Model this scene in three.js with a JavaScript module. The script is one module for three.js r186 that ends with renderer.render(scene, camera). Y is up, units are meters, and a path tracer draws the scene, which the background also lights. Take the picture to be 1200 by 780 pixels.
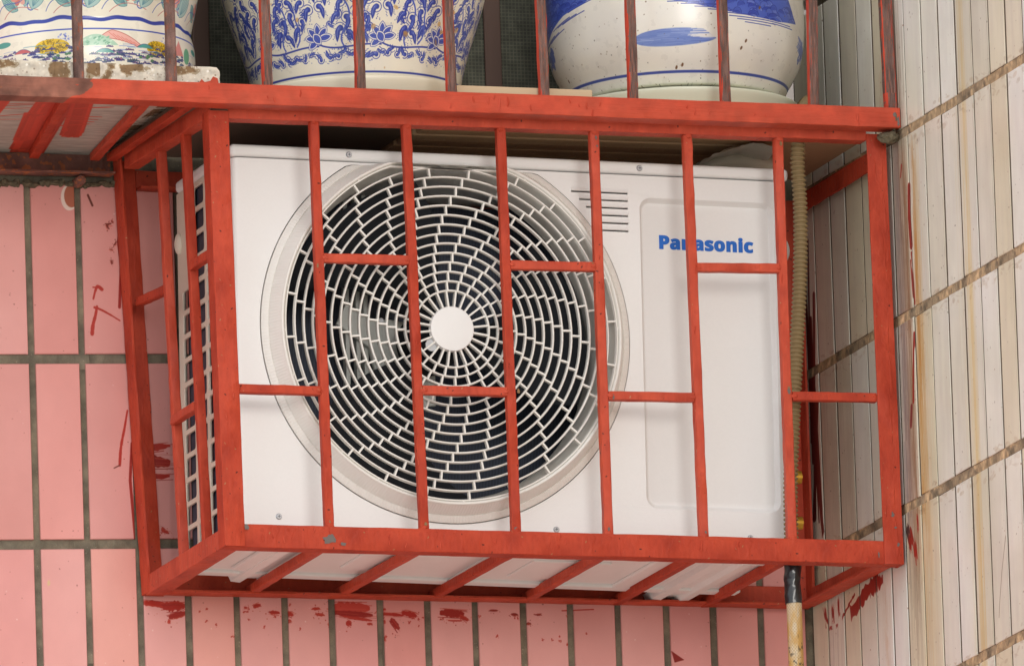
import * as THREE from 'three';
import { mergeGeometries, toCreasedNormals } from 'three/addons/utils/BufferGeometryUtils.js';
import { RoundedBoxGeometry } from 'three/addons/geometries/RoundedBoxGeometry.js';
import { TextGeometry } from 'three/addons/geometries/TextGeometry.js';
import { FontLoader } from 'three/addons/loaders/FontLoader.js';

// ---------------------------------------------------------------- camera, sky, sun, exposure
// metres; the pink wall's tile faces lie in z = 0, y = 0 is the height of the fan's axis (about 6 m above the street)
const scene = new THREE.Scene();
const camera = new THREE.PerspectiveCamera(2.1535, 1200 / 780, 1, 900);   // a long telephoto lens from down the street
camera.position.set(-7.2469, -4.5776, 22.2477);
camera.up.set(-0.0303, 0.9804, 0.1946);
camera.lookAt(0.0841, -0.0028, 0.3374);
scene.add(camera);

const renderer = new THREE.WebGLRenderer({ antialias: true });
renderer.toneMapping = THREE.LinearToneMapping;
renderer.toneMappingExposure = 1.78;
renderer.shadowMap.enabled = true;

// bright hazy sky: nearly even, a little whiter towards the horizon
{
  const w = 128, h = 64, a = new Float32Array(w * h * 4);
  for (let j = 0; j < h; j++) for (let i = 0; i < w; i++) {
    const el = Math.max(0, Math.sin((j + 0.5) / h * Math.PI - Math.PI / 2));
    const k = 1.0 - 0.2 * el, o = (j * w + i) * 4;
    a[o] = 0.955 * k; a[o + 1] = 0.985 * k; a[o + 2] = 1.03 * k; a[o + 3] = 1;
  }
  const t = new THREE.DataTexture(a, w, h, THREE.RGBAFormat, THREE.FloatType);
  t.mapping = THREE.EquirectangularReflectionMapping; t.magFilter = t.minFilter = THREE.LinearFilter; t.needsUpdate = true;
  scene.background = t; scene.environment = t; scene.backgroundIntensity = 0.88; scene.environmentIntensity = 0.88;
}
// low sun behind haze, straight on to the wall: broad, soft shadows
const sun = new THREE.DirectionalLight(0xfff9f2, 0.95);
sun.position.set(-0.9, 0.7, 20); sun.target.position.set(0, 0, 0);
sun.castShadow = true; sun.shadow.radius = 46; sun.shadow.mapSize.set(2048, 2048);
Object.assign(sun.shadow.camera, { left: -2, right: 2, top: 2, bottom: -2, near: 1, far: 60 });
scene.add(sun, sun.target);

// ---------------------------------------------------------------- helpers
let seed = 7;
const rnd = () => { seed = (seed * 1664525 + 1013904223) >>> 0; return seed / 4294967296; };
const rr = (a, b) => a + (b - a) * rnd();
const V = (x, y, z) => new THREE.Vector3(x, y, z);
function hash(ix, iy, s) { let n = (Math.imul(ix, 374761393) + Math.imul(iy, 668265263) + Math.imul(s, 974711)) | 0; n = Math.imul(n ^ (n >>> 13), 1274126177); n ^= n >>> 16; return (n >>> 0) / 4294967296; }
function vnoise(x, y, s = 1, per = 0) {
  const X = Math.floor(x), Y = Math.floor(y); let fx = x - X, fy = y - Y;
  fx = fx * fx * (3 - 2 * fx); fy = fy * fy * (3 - 2 * fy);
  const m = per ? v => ((v % per) + per) % per : v => v;
  const a = hash(m(X), m(Y), s), b = hash(m(X + 1), m(Y), s), c = hash(m(X), m(Y + 1), s), d = hash(m(X + 1), m(Y + 1), s);
  return (a + (b - a) * fx) * (1 - fy) + (c + (d - c) * fx) * fy;
}
function fbm(x, y, s = 1, oct = 4, per = 0) { let v = 0, a = 0.5, t = 0; for (let i = 0; i < oct; i++) { v += a * vnoise(x, y, s + i, per); t += a; x *= 2; y *= 2; per *= 2; a *= 0.5; } return v / t; }
const sstep = (a, b, x) => { const t = Math.min(1, Math.max(0, (x - a) / (b - a))); return t * t * (3 - 2 * t); };
const mix = (a, b, t) => a + (b - a) * t;

function canvasOf(w, h, pixel) {
  const c = document.createElement('canvas'); c.width = w; c.height = h; const g = c.getContext('2d');
  if (pixel) {
    const im = g.createImageData(w, h), d = im.data;
    for (let j = 0, o = 0; j < h; j++) for (let i = 0; i < w; i++, o += 4) { const p = pixel(i, j); d[o] = p[0]; d[o + 1] = p[1]; d[o + 2] = p[2]; d[o + 3] = 255; }
    g.putImageData(im, 0, 0);
  }
  return [c, g];
}
function asTexture(c, srgb = true, wrap = true) {
  const t = new THREE.CanvasTexture(c); if (srgb) t.colorSpace = THREE.SRGBColorSpace;
  if (wrap) t.wrapS = t.wrapT = THREE.RepeatWrapping; t.magFilter = THREE.LinearFilter; return t;
}
const mat = (o) => new THREE.MeshPhysicalMaterial(Object.assign({ roughness: 0.6, metalness: 0 }, o));
function part(parent, name, g, m, label) {
  const o = new THREE.Mesh(g, m); o.name = name; o.castShadow = o.receiveShadow = true; parent.add(o);
  if (label) o.userData.label = label;
  return o;
}
function thing(name, label, category, group) {
  const o = new THREE.Group(); o.name = name; o.userData = { label, category }; if (group) o.userData.group = group; scene.add(o); return o;
}
function structure(name, g, m, label) { const o = part(scene, name, g, m); o.userData = { kind: 'structure', label, category: name.replace(/_/g, ' ') }; return o; }
// uv in metres from the dominant direction of each face (scale = metres per repeat)
function metreUV(g0, scale = 1, ou = 0, ov = 0) {
  const g = g0.index ? g0.toNonIndexed() : g0, p = g.attributes.position, uv = new Float32Array(p.count * 2);
  const a = V(), b = V(), c = V(), n = V();
  for (let i = 0; i < p.count; i += 3) {
    a.fromBufferAttribute(p, i); b.fromBufferAttribute(p, i + 1); c.fromBufferAttribute(p, i + 2);
    n.copy(b).sub(a).cross(c.clone().sub(a)); const x = Math.abs(n.x), y = Math.abs(n.y), z = Math.abs(n.z);
    [a, b, c].forEach((q, k) => {
      const u = x > y && x > z ? q.z : q.x, v = y > x && y > z ? q.z : q.y;
      uv[(i + k) * 2] = u / scale + ou; uv[(i + k) * 2 + 1] = v / scale + ov;
    });
  }
  g.setAttribute('uv', new THREE.BufferAttribute(uv, 2)); return g;
}
const plainBox = (x0, x1, y0, y1, z0, z1) => new THREE.BoxGeometry(x1 - x0, y1 - y0, z1 - z0).translate((x0 + x1) / 2, (y0 + y1) / 2, (z0 + z1) / 2);
function roundBox(x0, x1, y0, y1, z0, z1, r = 0.002, s = 2) { return new RoundedBoxGeometry(x1 - x0, y1 - y0, z1 - z0, s, r).translate((x0 + x1) / 2, (y0 + y1) / 2, (z0 + z1) / 2); }
function basis(p0, p1, ref) { const y = p1.clone().sub(p0).normalize(), x = ref.clone().addScaledVector(y, -ref.dot(y)).normalize(), z = x.clone().cross(y); return new THREE.Matrix4().makeBasis(x, y, z).setPosition(p0); }
// a hand-painted square bar: slightly uneven faces and knocked-off edges
function bar(p0, p1, w = 0.012, d = 0.012, o = {}) {
  const L = p0.distanceTo(p1), n = Math.max(2, Math.round(L / 0.016)), e = Math.min(w, d) * 0.1, s = rr(0, 900);
  const prof = [[-w / 2 + e, -d / 2], [w / 2 - e, -d / 2], [w / 2, -d / 2 + e], [w / 2, d / 2 - e], [w / 2 - e, d / 2], [-w / 2 + e, d / 2], [-w / 2, d / 2 - e], [-w / 2, -d / 2 + e]];
  return sweep(prof, p0, p1, n, o.wob ?? 0.00045, s, o.ref || V(1, 0, 0));
}
function sweep(prof, p0, p1, n, wob, s, ref) {
  const L = p0.distanceTo(p1), N = prof.length, pos = [], idx = [];
  for (let j = 0; j <= n; j++) for (let k = 0; k < N; k++) {
    const t = j / n, wx = (vnoise(t * L * 60, k * 3.1 + s, 3) - 0.5) * 2 * wob, wy = (vnoise(t * L * 60, k * 3.1 + s, 9) - 0.5) * 2 * wob;
    pos.push(prof[k][0] + wx, t * L, prof[k][1] + wy);
  }
  for (let j = 0; j < n; j++) for (let k = 0; k < N; k++) { const a = j * N + k, b = j * N + (k + 1) % N; idx.push(a, a + N, b, b, a + N, b + N); }
  const tri = THREE.ShapeUtils.triangulateShape(prof.map(p => new THREE.Vector2(...p)), []);
  for (const [a, b, c] of tri) { idx.push(a, b, c); idx.push(n * N + a, n * N + c, n * N + b); }
  const g = new THREE.BufferGeometry(); g.setAttribute('position', new THREE.Float32BufferAttribute(pos, 3)); g.setIndex(idx);
  g.applyMatrix4(basis(p0, p1, ref));
  return toCreasedNormals(g, 0.6);
}
// steel angle: legs along ua and ub from the outer corner line p0-p1
function angle(p0, p1, ua, ub, la, lb, t = 0.0035) {
  const y = p1.clone().sub(p0).normalize(), m = new THREE.Matrix4().makeBasis(ua, y, ub).setPosition(p0), e = 0.0007;
  const prof = [[e, 0], [la - e, 0], [la, e], [la, t - e], [la - e, t], [t, t], [t, lb - e], [t - e, lb], [e, lb], [0, lb - e], [0, e]];
  let g = sweep(prof, V(0, 0, 0), V(0, p0.distanceTo(p1), 0), Math.max(2, Math.round(p0.distanceTo(p1) / 0.02)), 0.0004, rr(0, 900), V(1, 0, 0));
  // sweep's own frame is x, y, -? : basis() gives z = x cross y = +z
  g.applyMatrix4(m);
  if (m.determinant() < 0) { const p = g.attributes.position; for (let i = 0; i < p.count; i += 3) { const ax = [p.getX(i + 1), p.getY(i + 1), p.getZ(i + 1)]; p.setXYZ(i + 1, p.getX(i + 2), p.getY(i + 2), p.getZ(i + 2)); p.setXYZ(i + 2, ...ax); } }
  g.deleteAttribute('normal'); return toCreasedNormals(g, 0.6);
}
function blob(x, y, z, rx, ry, rz, s = 1, detail = 2, rough = 0.35) {
  const g = new THREE.IcosahedronGeometry(1, detail), p = g.attributes.position;
  for (let i = 0; i < p.count; i++) { const q = V().fromBufferAttribute(p, i), k = 1 + rough * (fbm(q.x * 1.7 + s * 7.3 + 5, q.y * 1.7 + q.z * 2.3 + 9, 5, 3) - 0.5) * 2; p.setXYZ(i, x + q.x * rx * k, y + q.y * ry * k, z + q.z * rz * k); }
  g.computeVertexNormals(); return g;
}

// ---------------------------------------------------------------- materials
const P = {};
{ // brushed-on red enamel: slow tone changes, brush marks, pinholes, a few bare specks
  const N = 512;
  const [c, g] = canvasOf(N, N, (i, j) => {
    const a = fbm(i / 64, j / 64, 11, 4, 8), b = fbm(i / 9, j / 40, 21, 3, 0), f = hash(i, j, 5);
    const k = 0.87 + 0.20 * a + 0.09 * (b - 0.5) + 0.03 * (f - 0.5), y = 0.5 * (a - 0.5);
    return [192 * k, (75 + 22 * y) * k, (52 + 14 * y) * k];
  });
  for (let i = 0; i < 70; i++) { g.fillStyle = rnd() < 0.6 ? 'rgba(70,34,30,.75)' : 'rgba(176,150,110,.7)'; g.beginPath(); g.ellipse(rr(0, N), rr(0, N), rr(0.7, 2.4), rr(0.7, 4.5), rr(0, 3), 0, 6.3); g.fill(); }
  for (let i = 0; i < 26; i++) { g.fillStyle = 'rgba(150,44,32,.18)'; g.beginPath(); g.ellipse(rr(0, N), rr(0, N), rr(3, 9), rr(6, 26), rr(-0.4, 0.4), 0, 6.3); g.fill(); }
  const [b] = canvasOf(N, N, (i, j) => { const v = 255 * (0.45 * fbm(i / 26, j / 40, 31, 4, 0) + 0.35 * fbm(i / 10, j / 14, 41, 3, 0) + 0.2 * sstep(0.62, 0.7, fbm(i / 20, j / 60, 51, 2, 0))); return [v, v, v]; });
  P.redMap = asTexture(c); P.redBump = asTexture(b, false);
}
const M = {};
M.red = mat({ map: P.redMap, bumpMap: P.redBump, bumpScale: 0.0011, roughness: 0.55, specularIntensity: 0.45 });
M.redB = mat({ map: P.redMap, bumpMap: P.redBump, bumpScale: 0.0014, roughness: 0.6, specularIntensity: 0.4, color: 0xf2e2da });
const RU = 0.22; // metres a repeat of the red paint
const red = (parent, name, g, label, m) => part(parent, name, metreUV(g, RU, rr(0, 1), rr(0, 1)), m || (rnd() < 0.5 ? M.red : M.redB), label);
{ // half paint (u < .5), half bare rusted steel (u > .5), v along the bar
  const w = 256, h = 1024;
  const [c, g] = canvasOf(w, h, (i, j) => {
    const u = i / w, a = fbm(i / 20, j / 30, 61, 4), f = hash(i, j, 8), e = fbm(i / 14, j / 50, 66, 4);
    const rust = u > 0.5 && !(e > 0.64 + 0.25 * Math.sin((u - 0.5) * 2 * Math.PI) - 0.02);
    if (!rust) { const k = 0.85 + 0.25 * a; return [200 * k, 74 * k, 54 * k]; }
    const k = 0.62 + 0.6 * a + 0.2 * (f - 0.5), p = fbm(i / 8, j / 12, 71, 3) > 0.66;
    return p ? [150 * k, 92 * k, 74 * k] : [122 * k, 94 * k, 86 * k];
  });
  P.wornMap = asTexture(c);
  const [c2] = canvasOf(512, 512, (i, j) => { const a = fbm(i / 40, j / 40, 81, 5, 0), q = fbm(i / 12, j / 12, 83, 3), k = 0.6 + 0.7 * a; return q > 0.62 ? [170 * k, 98 * k, 60 * k] : [128 * k, 84 * k, 72 * k]; });
  P.rustMap = asTexture(c2);
}
M.worn = mat({ map: P.wornMap, roughness: 0.75, specularIntensity: 0.4, bumpMap: P.redBump, bumpScale: 0.0012 });
M.rust = mat({ map: P.rustMap, roughness: 0.85, bumpMap: P.redBump, bumpScale: 0.002 });
{ // air conditioner enamel
  const [c] = canvasOf(256, 256, (i, j) => { const a = fbm(i / 60, j / 60, 91, 4, 0), f = hash(i, j, 3); const k = 0.985 + 0.02 * a + 0.008 * (f - 0.5); return [234 * k, 233 * k, 230 * k]; });
  P.acMap = asTexture(c);
  const [b] = canvasOf(256, 256, (i, j) => { const v = 128 + 90 * (fbm(i / 3, j / 3, 95, 3) - 0.5); return [v, v, v]; });
  P.acBump = asTexture(b, false);
}
M.ac = mat({ map: P.acMap, bumpMap: P.acBump, bumpScale: 0.00005, roughness: 0.42 });
M.plastic = mat({ color: 0xe6e3db, roughness: 0.42 });
M.sidePanel = mat({ color: 0xdcd2c0, roughness: 0.45 });
M.slot = mat({ color: 0x55585c, metalness: 0.6, roughness: 0.5 });  // dark grey standing in for the shade inside the screw recess
M.black = mat({ color: 0x101216, roughness: 0.35, clearcoat: 0.4 });
M.steel = mat({ color: 0xb9bcc0, metalness: 0.9, roughness: 0.3 });
M.brass = mat({ color: 0xc79a3a, metalness: 0.75, roughness: 0.38 });
M.blue = mat({ color: 0x0060bd, roughness: 0.55 });
M.galv = mat({ color: 0xbfc1bb, roughness: 0.5 });
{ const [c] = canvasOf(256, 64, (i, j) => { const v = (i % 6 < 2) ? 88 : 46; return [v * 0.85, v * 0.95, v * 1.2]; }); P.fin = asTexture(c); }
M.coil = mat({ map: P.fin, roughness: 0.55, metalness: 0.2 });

// ---------------------------------------------------------------- setting
structure('ground', (() => { const g = new THREE.PlaneGeometry(800, 800, 1, 1); g.rotateX(-Math.PI / 2); g.translate(0, -6, 0); return g; })(), (() => {
  const [c] = canvasOf(512, 512, (i, j) => { const a = fbm(i / 64, j / 64, 101, 5, 8), f = hash(i, j, 4), k = 0.85 + 0.25 * a + 0.06 * (f - 0.5); return [204 * k, 200 * k, 190 * k]; });
  const t = asTexture(c); t.repeat.set(200, 200); return mat({ map: t, roughness: 0.95 });
})(), 'pale concrete street paving below the building');

const WX = 0.612;   // face of the white-tiled wall
// ---- pink tiled wall
const pink = thing('pink_tiled_wall', 'pink wall of upright glazed tiles with dark grey joints behind the air conditioner', 'wall');
{
  const x0 = -0.70, y0 = -0.56, S = 1.36, HY = 0.92, CW = 2048, CH = Math.round(CW * HY / S), k = CW / S;
  const X = x => (x - x0) * k, Y = y => (y0 + HY - y) * k;
  const [c, g] = canvasOf(CW, CH, (i, j) => {
    const a = fbm(i / 220, j / 220, 111, 4), b = fbm(i / 40, j / 60, 121, 3), f = hash(i, j, 6), kk = 0.955 + 0.07 * a + 0.035 * (b - 0.5) + 0.012 * (f - 0.5);
    return [226 * kk, (162 + 10 * (a - 0.5)) * kk, (155 + 12 * (a - 0.5)) * kk];
  });
  for (let i = 0; i < 900; i++) { const d = rnd(); g.fillStyle = d < 0.75 ? `rgba(120,62,58,${rr(0.25, 0.7)})` : `rgba(245,228,220,${rr(0.3, 0.8)})`; g.beginPath(); const r = rr(0.4, 1.3); g.ellipse(rr(0, CW), rr(0, CH), r, r * rr(0.7, 1.8), rr(0, 3), 0, 6.3); g.fill(); }
  // slips of the red brush
  const reds = ['#b23226', '#a92c21', '#bb3d2d', '#9c271e'];
  function smear(x, y, len, wid, ang, col = reds[0]) {
    g.save(); g.translate(X(x), Y(y)); g.rotate(-ang); const L = len * k, W = wid * k; g.fillStyle = col;
    // core of the dab, then bristle tracks running past it at both ends
    const n = 14; g.beginPath(); g.moveTo(-L * 0.46, 0); for (let i = 0; i <= n; i++) g.lineTo(-L * 0.46 + L * 0.92 * i / n, -W * 0.46 * Math.pow(Math.sin(Math.PI * (0.06 + 0.9 * i / n)), 0.5) * rr(0.7, 1.1)); for (let i = n; i >= 0; i--) g.lineTo(-L * 0.46 + L * 0.92 * i / n + rr(-2, 2), W * 0.46 * Math.pow(Math.sin(Math.PI * (0.06 + 0.9 * i / n)), 0.5) * rr(0.55, 1.1)); g.fill();
    const tracks = Math.max(2, Math.round(wid / 0.0022));
    for (let i = 0; i < tracks; i++) { const yy = (rnd() - 0.5) * W, a0 = -L / 2 * rr(0.55, 1.15), a1 = L / 2 * rr(0.5, 1.2); g.strokeStyle = [col, '#c65440', '#8f241b', col][i % 4]; g.globalAlpha = rr(0.5, 1); g.lineWidth = rr(0.5, 1.7); g.lineCap = 'round'; g.beginPath(); g.moveTo(a0, yy); g.quadraticCurveTo(rr(-0.2, 0.2) * L, yy + rr(-3, 3), a1, yy + rr(-3, 3)); g.stroke(); }
    g.globalAlpha = 1; for (let i = 0; i < 5; i++) { g.fillStyle = col; g.beginPath(); g.arc(rr(-0.8, 0.8) * L, rr(-1.2, 1.4) * W, rr(0.4, 1.3), 0, 6.3); g.fill(); }
    g.restore();
  }
  const line = (pts, w, col = reds[0]) => { g.strokeStyle = col; g.lineWidth = w * k; g.lineCap = 'round'; g.lineJoin = 'round'; g.beginPath(); pts.forEach(([a, b], i) => i ? g.lineTo(X(a), Y(b)) : g.moveTo(X(a), Y(b))); g.stroke(); };
  const taper = (pts, w0, w1, col = reds[0]) => { const cv = new THREE.CatmullRomCurve3(pts.map(q => V(q[0], q[1], 0))), n = 26; g.strokeStyle = col; g.lineCap = 'round'; for (let i = 0; i < n; i++) { const a = cv.getPoint(i / n), b = cv.getPoint((i + 1) / n); g.lineWidth = mix(w0, w1, i / n) * rr(0.85, 1.15) * k; g.beginPath(); g.moveTo(X(a.x), Y(a.y)); g.lineTo(X(b.x), Y(b.y)); g.stroke(); } };
  taper([[-0.381, 0.1095], [-0.387, 0.1135], [-0.390, 0.108], [-0.3935, 0.096]], 0.0045, 0.0022); taper([[-0.394, 0.112], [-0.387, 0.112]], 0.001, 0.003);
  taper([[-0.3885, 0.086], [-0.391, 0.074], [-0.395, 0.060], [-0.3965, 0.048]], 0.003, 0.0052); taper([[-0.392, 0.0845], [-0.384, 0.082], [-0.370, 0.075], [-0.357, 0.0675]], 0.0032, 0.0014);
  line([[-0.352, 0.205], [-0.356, 0.175], [-0.353, 0.145], [-0.357, 0.086]], 0.004, reds[3]); line([[-0.397, 0.238], [-0.391, 0.224]], 0.003, '#6c3427');
  for (let i = 0; i < 8; i++) smear(rr(-0.372, -0.352), rr(0.13, 0.25), rr(0.004, 0.010), rr(0.002, 0.004), rr(0, 3), '#7e3126');
  taper([[-0.350, -0.055], [-0.355, -0.080], [-0.3605, -0.105], [-0.363, -0.13]], 0.0022, 0.0042); line([[-0.363, -0.13], [-0.371, -0.134]], 0.0015, '#6c3427'); line([[-0.345, -0.10], [-0.349, -0.15], [-0.344, -0.23]], 0.004, reds[3]);
  smear(-0.317, -0.105, 0.055, 0.012, 0.15); smear(-0.317, -0.125, 0.055, 0.022, 0, reds[3]); smear(-0.316, -0.145, 0.05, 0.010, 0.1, reds[1]);
  for (let i = 0; i < 10; i++) smear(rr(-0.33, -0.29), rr(-0.235, -0.215), rr(0.004, 0.010), rr(0.003, 0.005), rr(0, 3));
  // below the cage
  smear(-0.318, -0.318, 0.040, 0.011, -0.1); smear(-0.293, -0.320, 0.034, 0.017, 0.1, reds[1]); smear(-0.288, -0.332, 0.028, 0.010, 0.3, reds[3]); smear(-0.300, -0.341, 0.006, 0.005, 0.8);
  smear(-0.176, -0.3165, 0.012, 0.007, 0.3); smear(-0.192, -0.3195, 0.005, 0.004, 0); smear(-0.152, -0.325, 0.016, 0.007, 0); smear(-0.133, -0.326, 0.016, 0.009, -0.2); smear(-0.133, -0.336, 0.010, 0.006, 0.1);
  smear(-0.0445, -0.316, 0.060, 0.019, 0, '#c4473a'); smear(-0.042, -0.324, 0.062, 0.010, -0.04, reds[3]); smear(-0.035, -0.330, 0.046, 0.005, -0.12); smear(-0.0475, -0.337, 0.008, 0.010, -0.3); smear(-0.093, -0.318, 0.012, 0.005, 0.1); smear(-0.088, -0.326, 0.014, 0.005, -0.1); smear(-0.018, -0.337, 0.008, 0.004, 0);
  smear(0.013, -0.3235, 0.036, 0.006, -0.05); smear(0.038, -0.3225, 0.024, 0.010, -0.2); smear(0.0175, -0.336, 0.020, 0.009, -0.9, reds[3]); smear(0.002, -0.3165, 0.006, 0.004, 0);
  smear(0.099, -0.320, 0.038, 0.014, -0.06, reds[3]); smear(0.116, -0.3255, 0.016, 0.007, -0.5); smear(0.103, -0.3295, 0.022, 0.003, 0);
  smear(0.158, -0.314, 0.013, 0.003, 0, '#8c2a22'); smear(0.187, -0.319, 0.010, 0.005, 0, '#8c2a22'); smear(0.221, -0.3185, 0.010, 0.003, 0, '#8c2a22'); smear(0.207, -0.331, 0.007, 0.005, 0, '#8c2a22');
  line([[0.255, -0.312], [0.30, -0.309]], 0.0015);
  g.fillStyle = '#8a241d'; g.beginPath(); g.moveTo(X(0.409), Y(-0.363)); g.lineTo(X(0.427), Y(-0.375)); g.lineTo(X(0.413), Y(-0.379)); g.closePath(); g.fill();
  for (let i = 0; i < 40; i++) smear(rr(-0.3, 0.3), rr(-0.36, -0.31), rr(0.001, 0.004), rr(0.001, 0.002), rr(0, 3));
  // glaze chipped off to the clay
  g.fillStyle = '#e9ddcf'; g.beginPath(); g.ellipse(X(-0.4225), Y(0.2345), 0.0125 * k, 0.0185 * k, 0.1, 0, 6.3); g.fill();
  g.fillStyle = '#b06a4f'; g.beginPath(); g.ellipse(X(-0.4195), Y(0.2365), 0.0108 * k, 0.0162 * k, 0.1, 0, 6.3); g.fill();
  g.fillStyle = '#d9b48a'; g.beginPath(); g.ellipse(X(-0.467), Y(-0.293), 0.002 * k, 0.004 * k, 0.1, 0, 6.3); g.fill();
  const map = asTexture(c, true, false);
  const tones = [0xffffff, 0xfff4f2, 0xfffaf2, 0xf6efee, 0xfff8fa, 0xf9f4ea, 0xfbeeec, 0xffffff].map((h, i) => mat({ map, color: h, roughness: 0.36 + 0.02 * i, specularIntensity: 0.6, bumpMap: P.acBump, bumpScale: 0.0003 }));
  const xs = [-0.692, -0.622, -0.552, -0.4815, -0.411, -0.339, -0.272, -0.204, -0.137, -0.070, -0.002, 0.065, 0.132, 0.200, 0.267, 0.335, 0.404, 0.471, 0.539, 0.607];
  const ys = [0.513, 0.265, 0.0165, -0.236, -0.486, -0.735];
  for (let r = 1; r < ys.length - 1; r++) for (let i = 0; i < xs.length - 1; i++) {
    const jx = 0.0048, a = xs[i] + jx + rr(-0.0005, 0.0005), b = xs[i + 1] - jx + rr(-0.0005, 0.0005); let t = ys[r] - 0.0066, bo = ys[r + 1] + 0.0066;
    if (r === 1) t = 0.2555; if (r === ys.length - 2) bo = -0.57;
    const sh = x => x < -0.272 ? (x + 0.33) * 0.034 : 0.002, e = 0.0009;
    const s = new THREE.Shape([[a + e, bo + sh(a) + e], [b - e, bo + sh(b) + e], [b - e, t + sh(b) - e], [a + e, t + sh(a) - e]].map(q => new THREE.Vector2(...q)));
    const gg = new THREE.ExtrudeGeometry(s, { depth: 0.006, bevelEnabled: true, bevelThickness: 0.0011, bevelSize: e, bevelSegments: 1 }); gg.translate(0, 0, -0.0071 + rr(-0.0004, 0.0004));
    const p = gg.attributes.position, uv = gg.attributes.uv; for (let q = 0; q < p.count; q++) uv.setXY(q, (p.getX(q) - x0) / S, (p.getY(q) - y0) / HY);
    part(pink, 'tile', gg, tones[Math.floor(rnd() * 8)]);
  }
  // bed of grout and the wall round it
  const [c2, h2] = canvasOf(1024, 1024, (i, j) => { const a = fbm(i / 40, j / 40, 131, 5), f = hash(i, j, 9), q = fbm(i / 90, j / 90, 133, 3), kk = 0.68 + 0.5 * a + 0.2 * (f - 0.5); return [(114 + 22 * q) * kk, (107 + 18 * q) * kk, (93 + 10 * q) * kk]; });
  for (let i = 0; i < 500; i++) { h2.fillStyle = `rgba(205,196,172,${rr(0.3, 0.9)})`; h2.beginPath(); h2.arc(rr(0, 1024), rr(0, 1024), rr(0.6, 1.8), 0, 6.3); h2.fill(); }
  P.grout = asTexture(c2); M.grout = mat({ map: P.grout, roughness: 0.95, bumpMap: P.redBump, bumpScale: 0.003 });
  const wallMat = mat({ color: 0xd2938a, roughness: 0.6 });
  const bed = new THREE.PlaneGeometry(1.34, 0.87, 110, 70); { const p = bed.attributes.position; for (let i = 0; i < p.count; i++) p.setZ(i, (fbm(p.getX(i) * 60 + 50, p.getY(i) * 60 + 50, 141, 3) - 0.5) * 0.0022); bed.computeVertexNormals(); }
  bed.translate(-0.053, -0.135, -0.0042);
  part(pink, 'grout_bed', metreUV(bed, 0.4), M.grout);
  part(pink, 'wall_body', mergeGeometries([plainBox(-5, 0.62, -6, 0.296, -0.25, -0.0072), plainBox(-5, 0.62, 1.35, 5, -0.25, -0.0072), plainBox(-5, -0.9, 0.296, 1.35, -0.25, -0.0072)]), wallMat);
}
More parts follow.
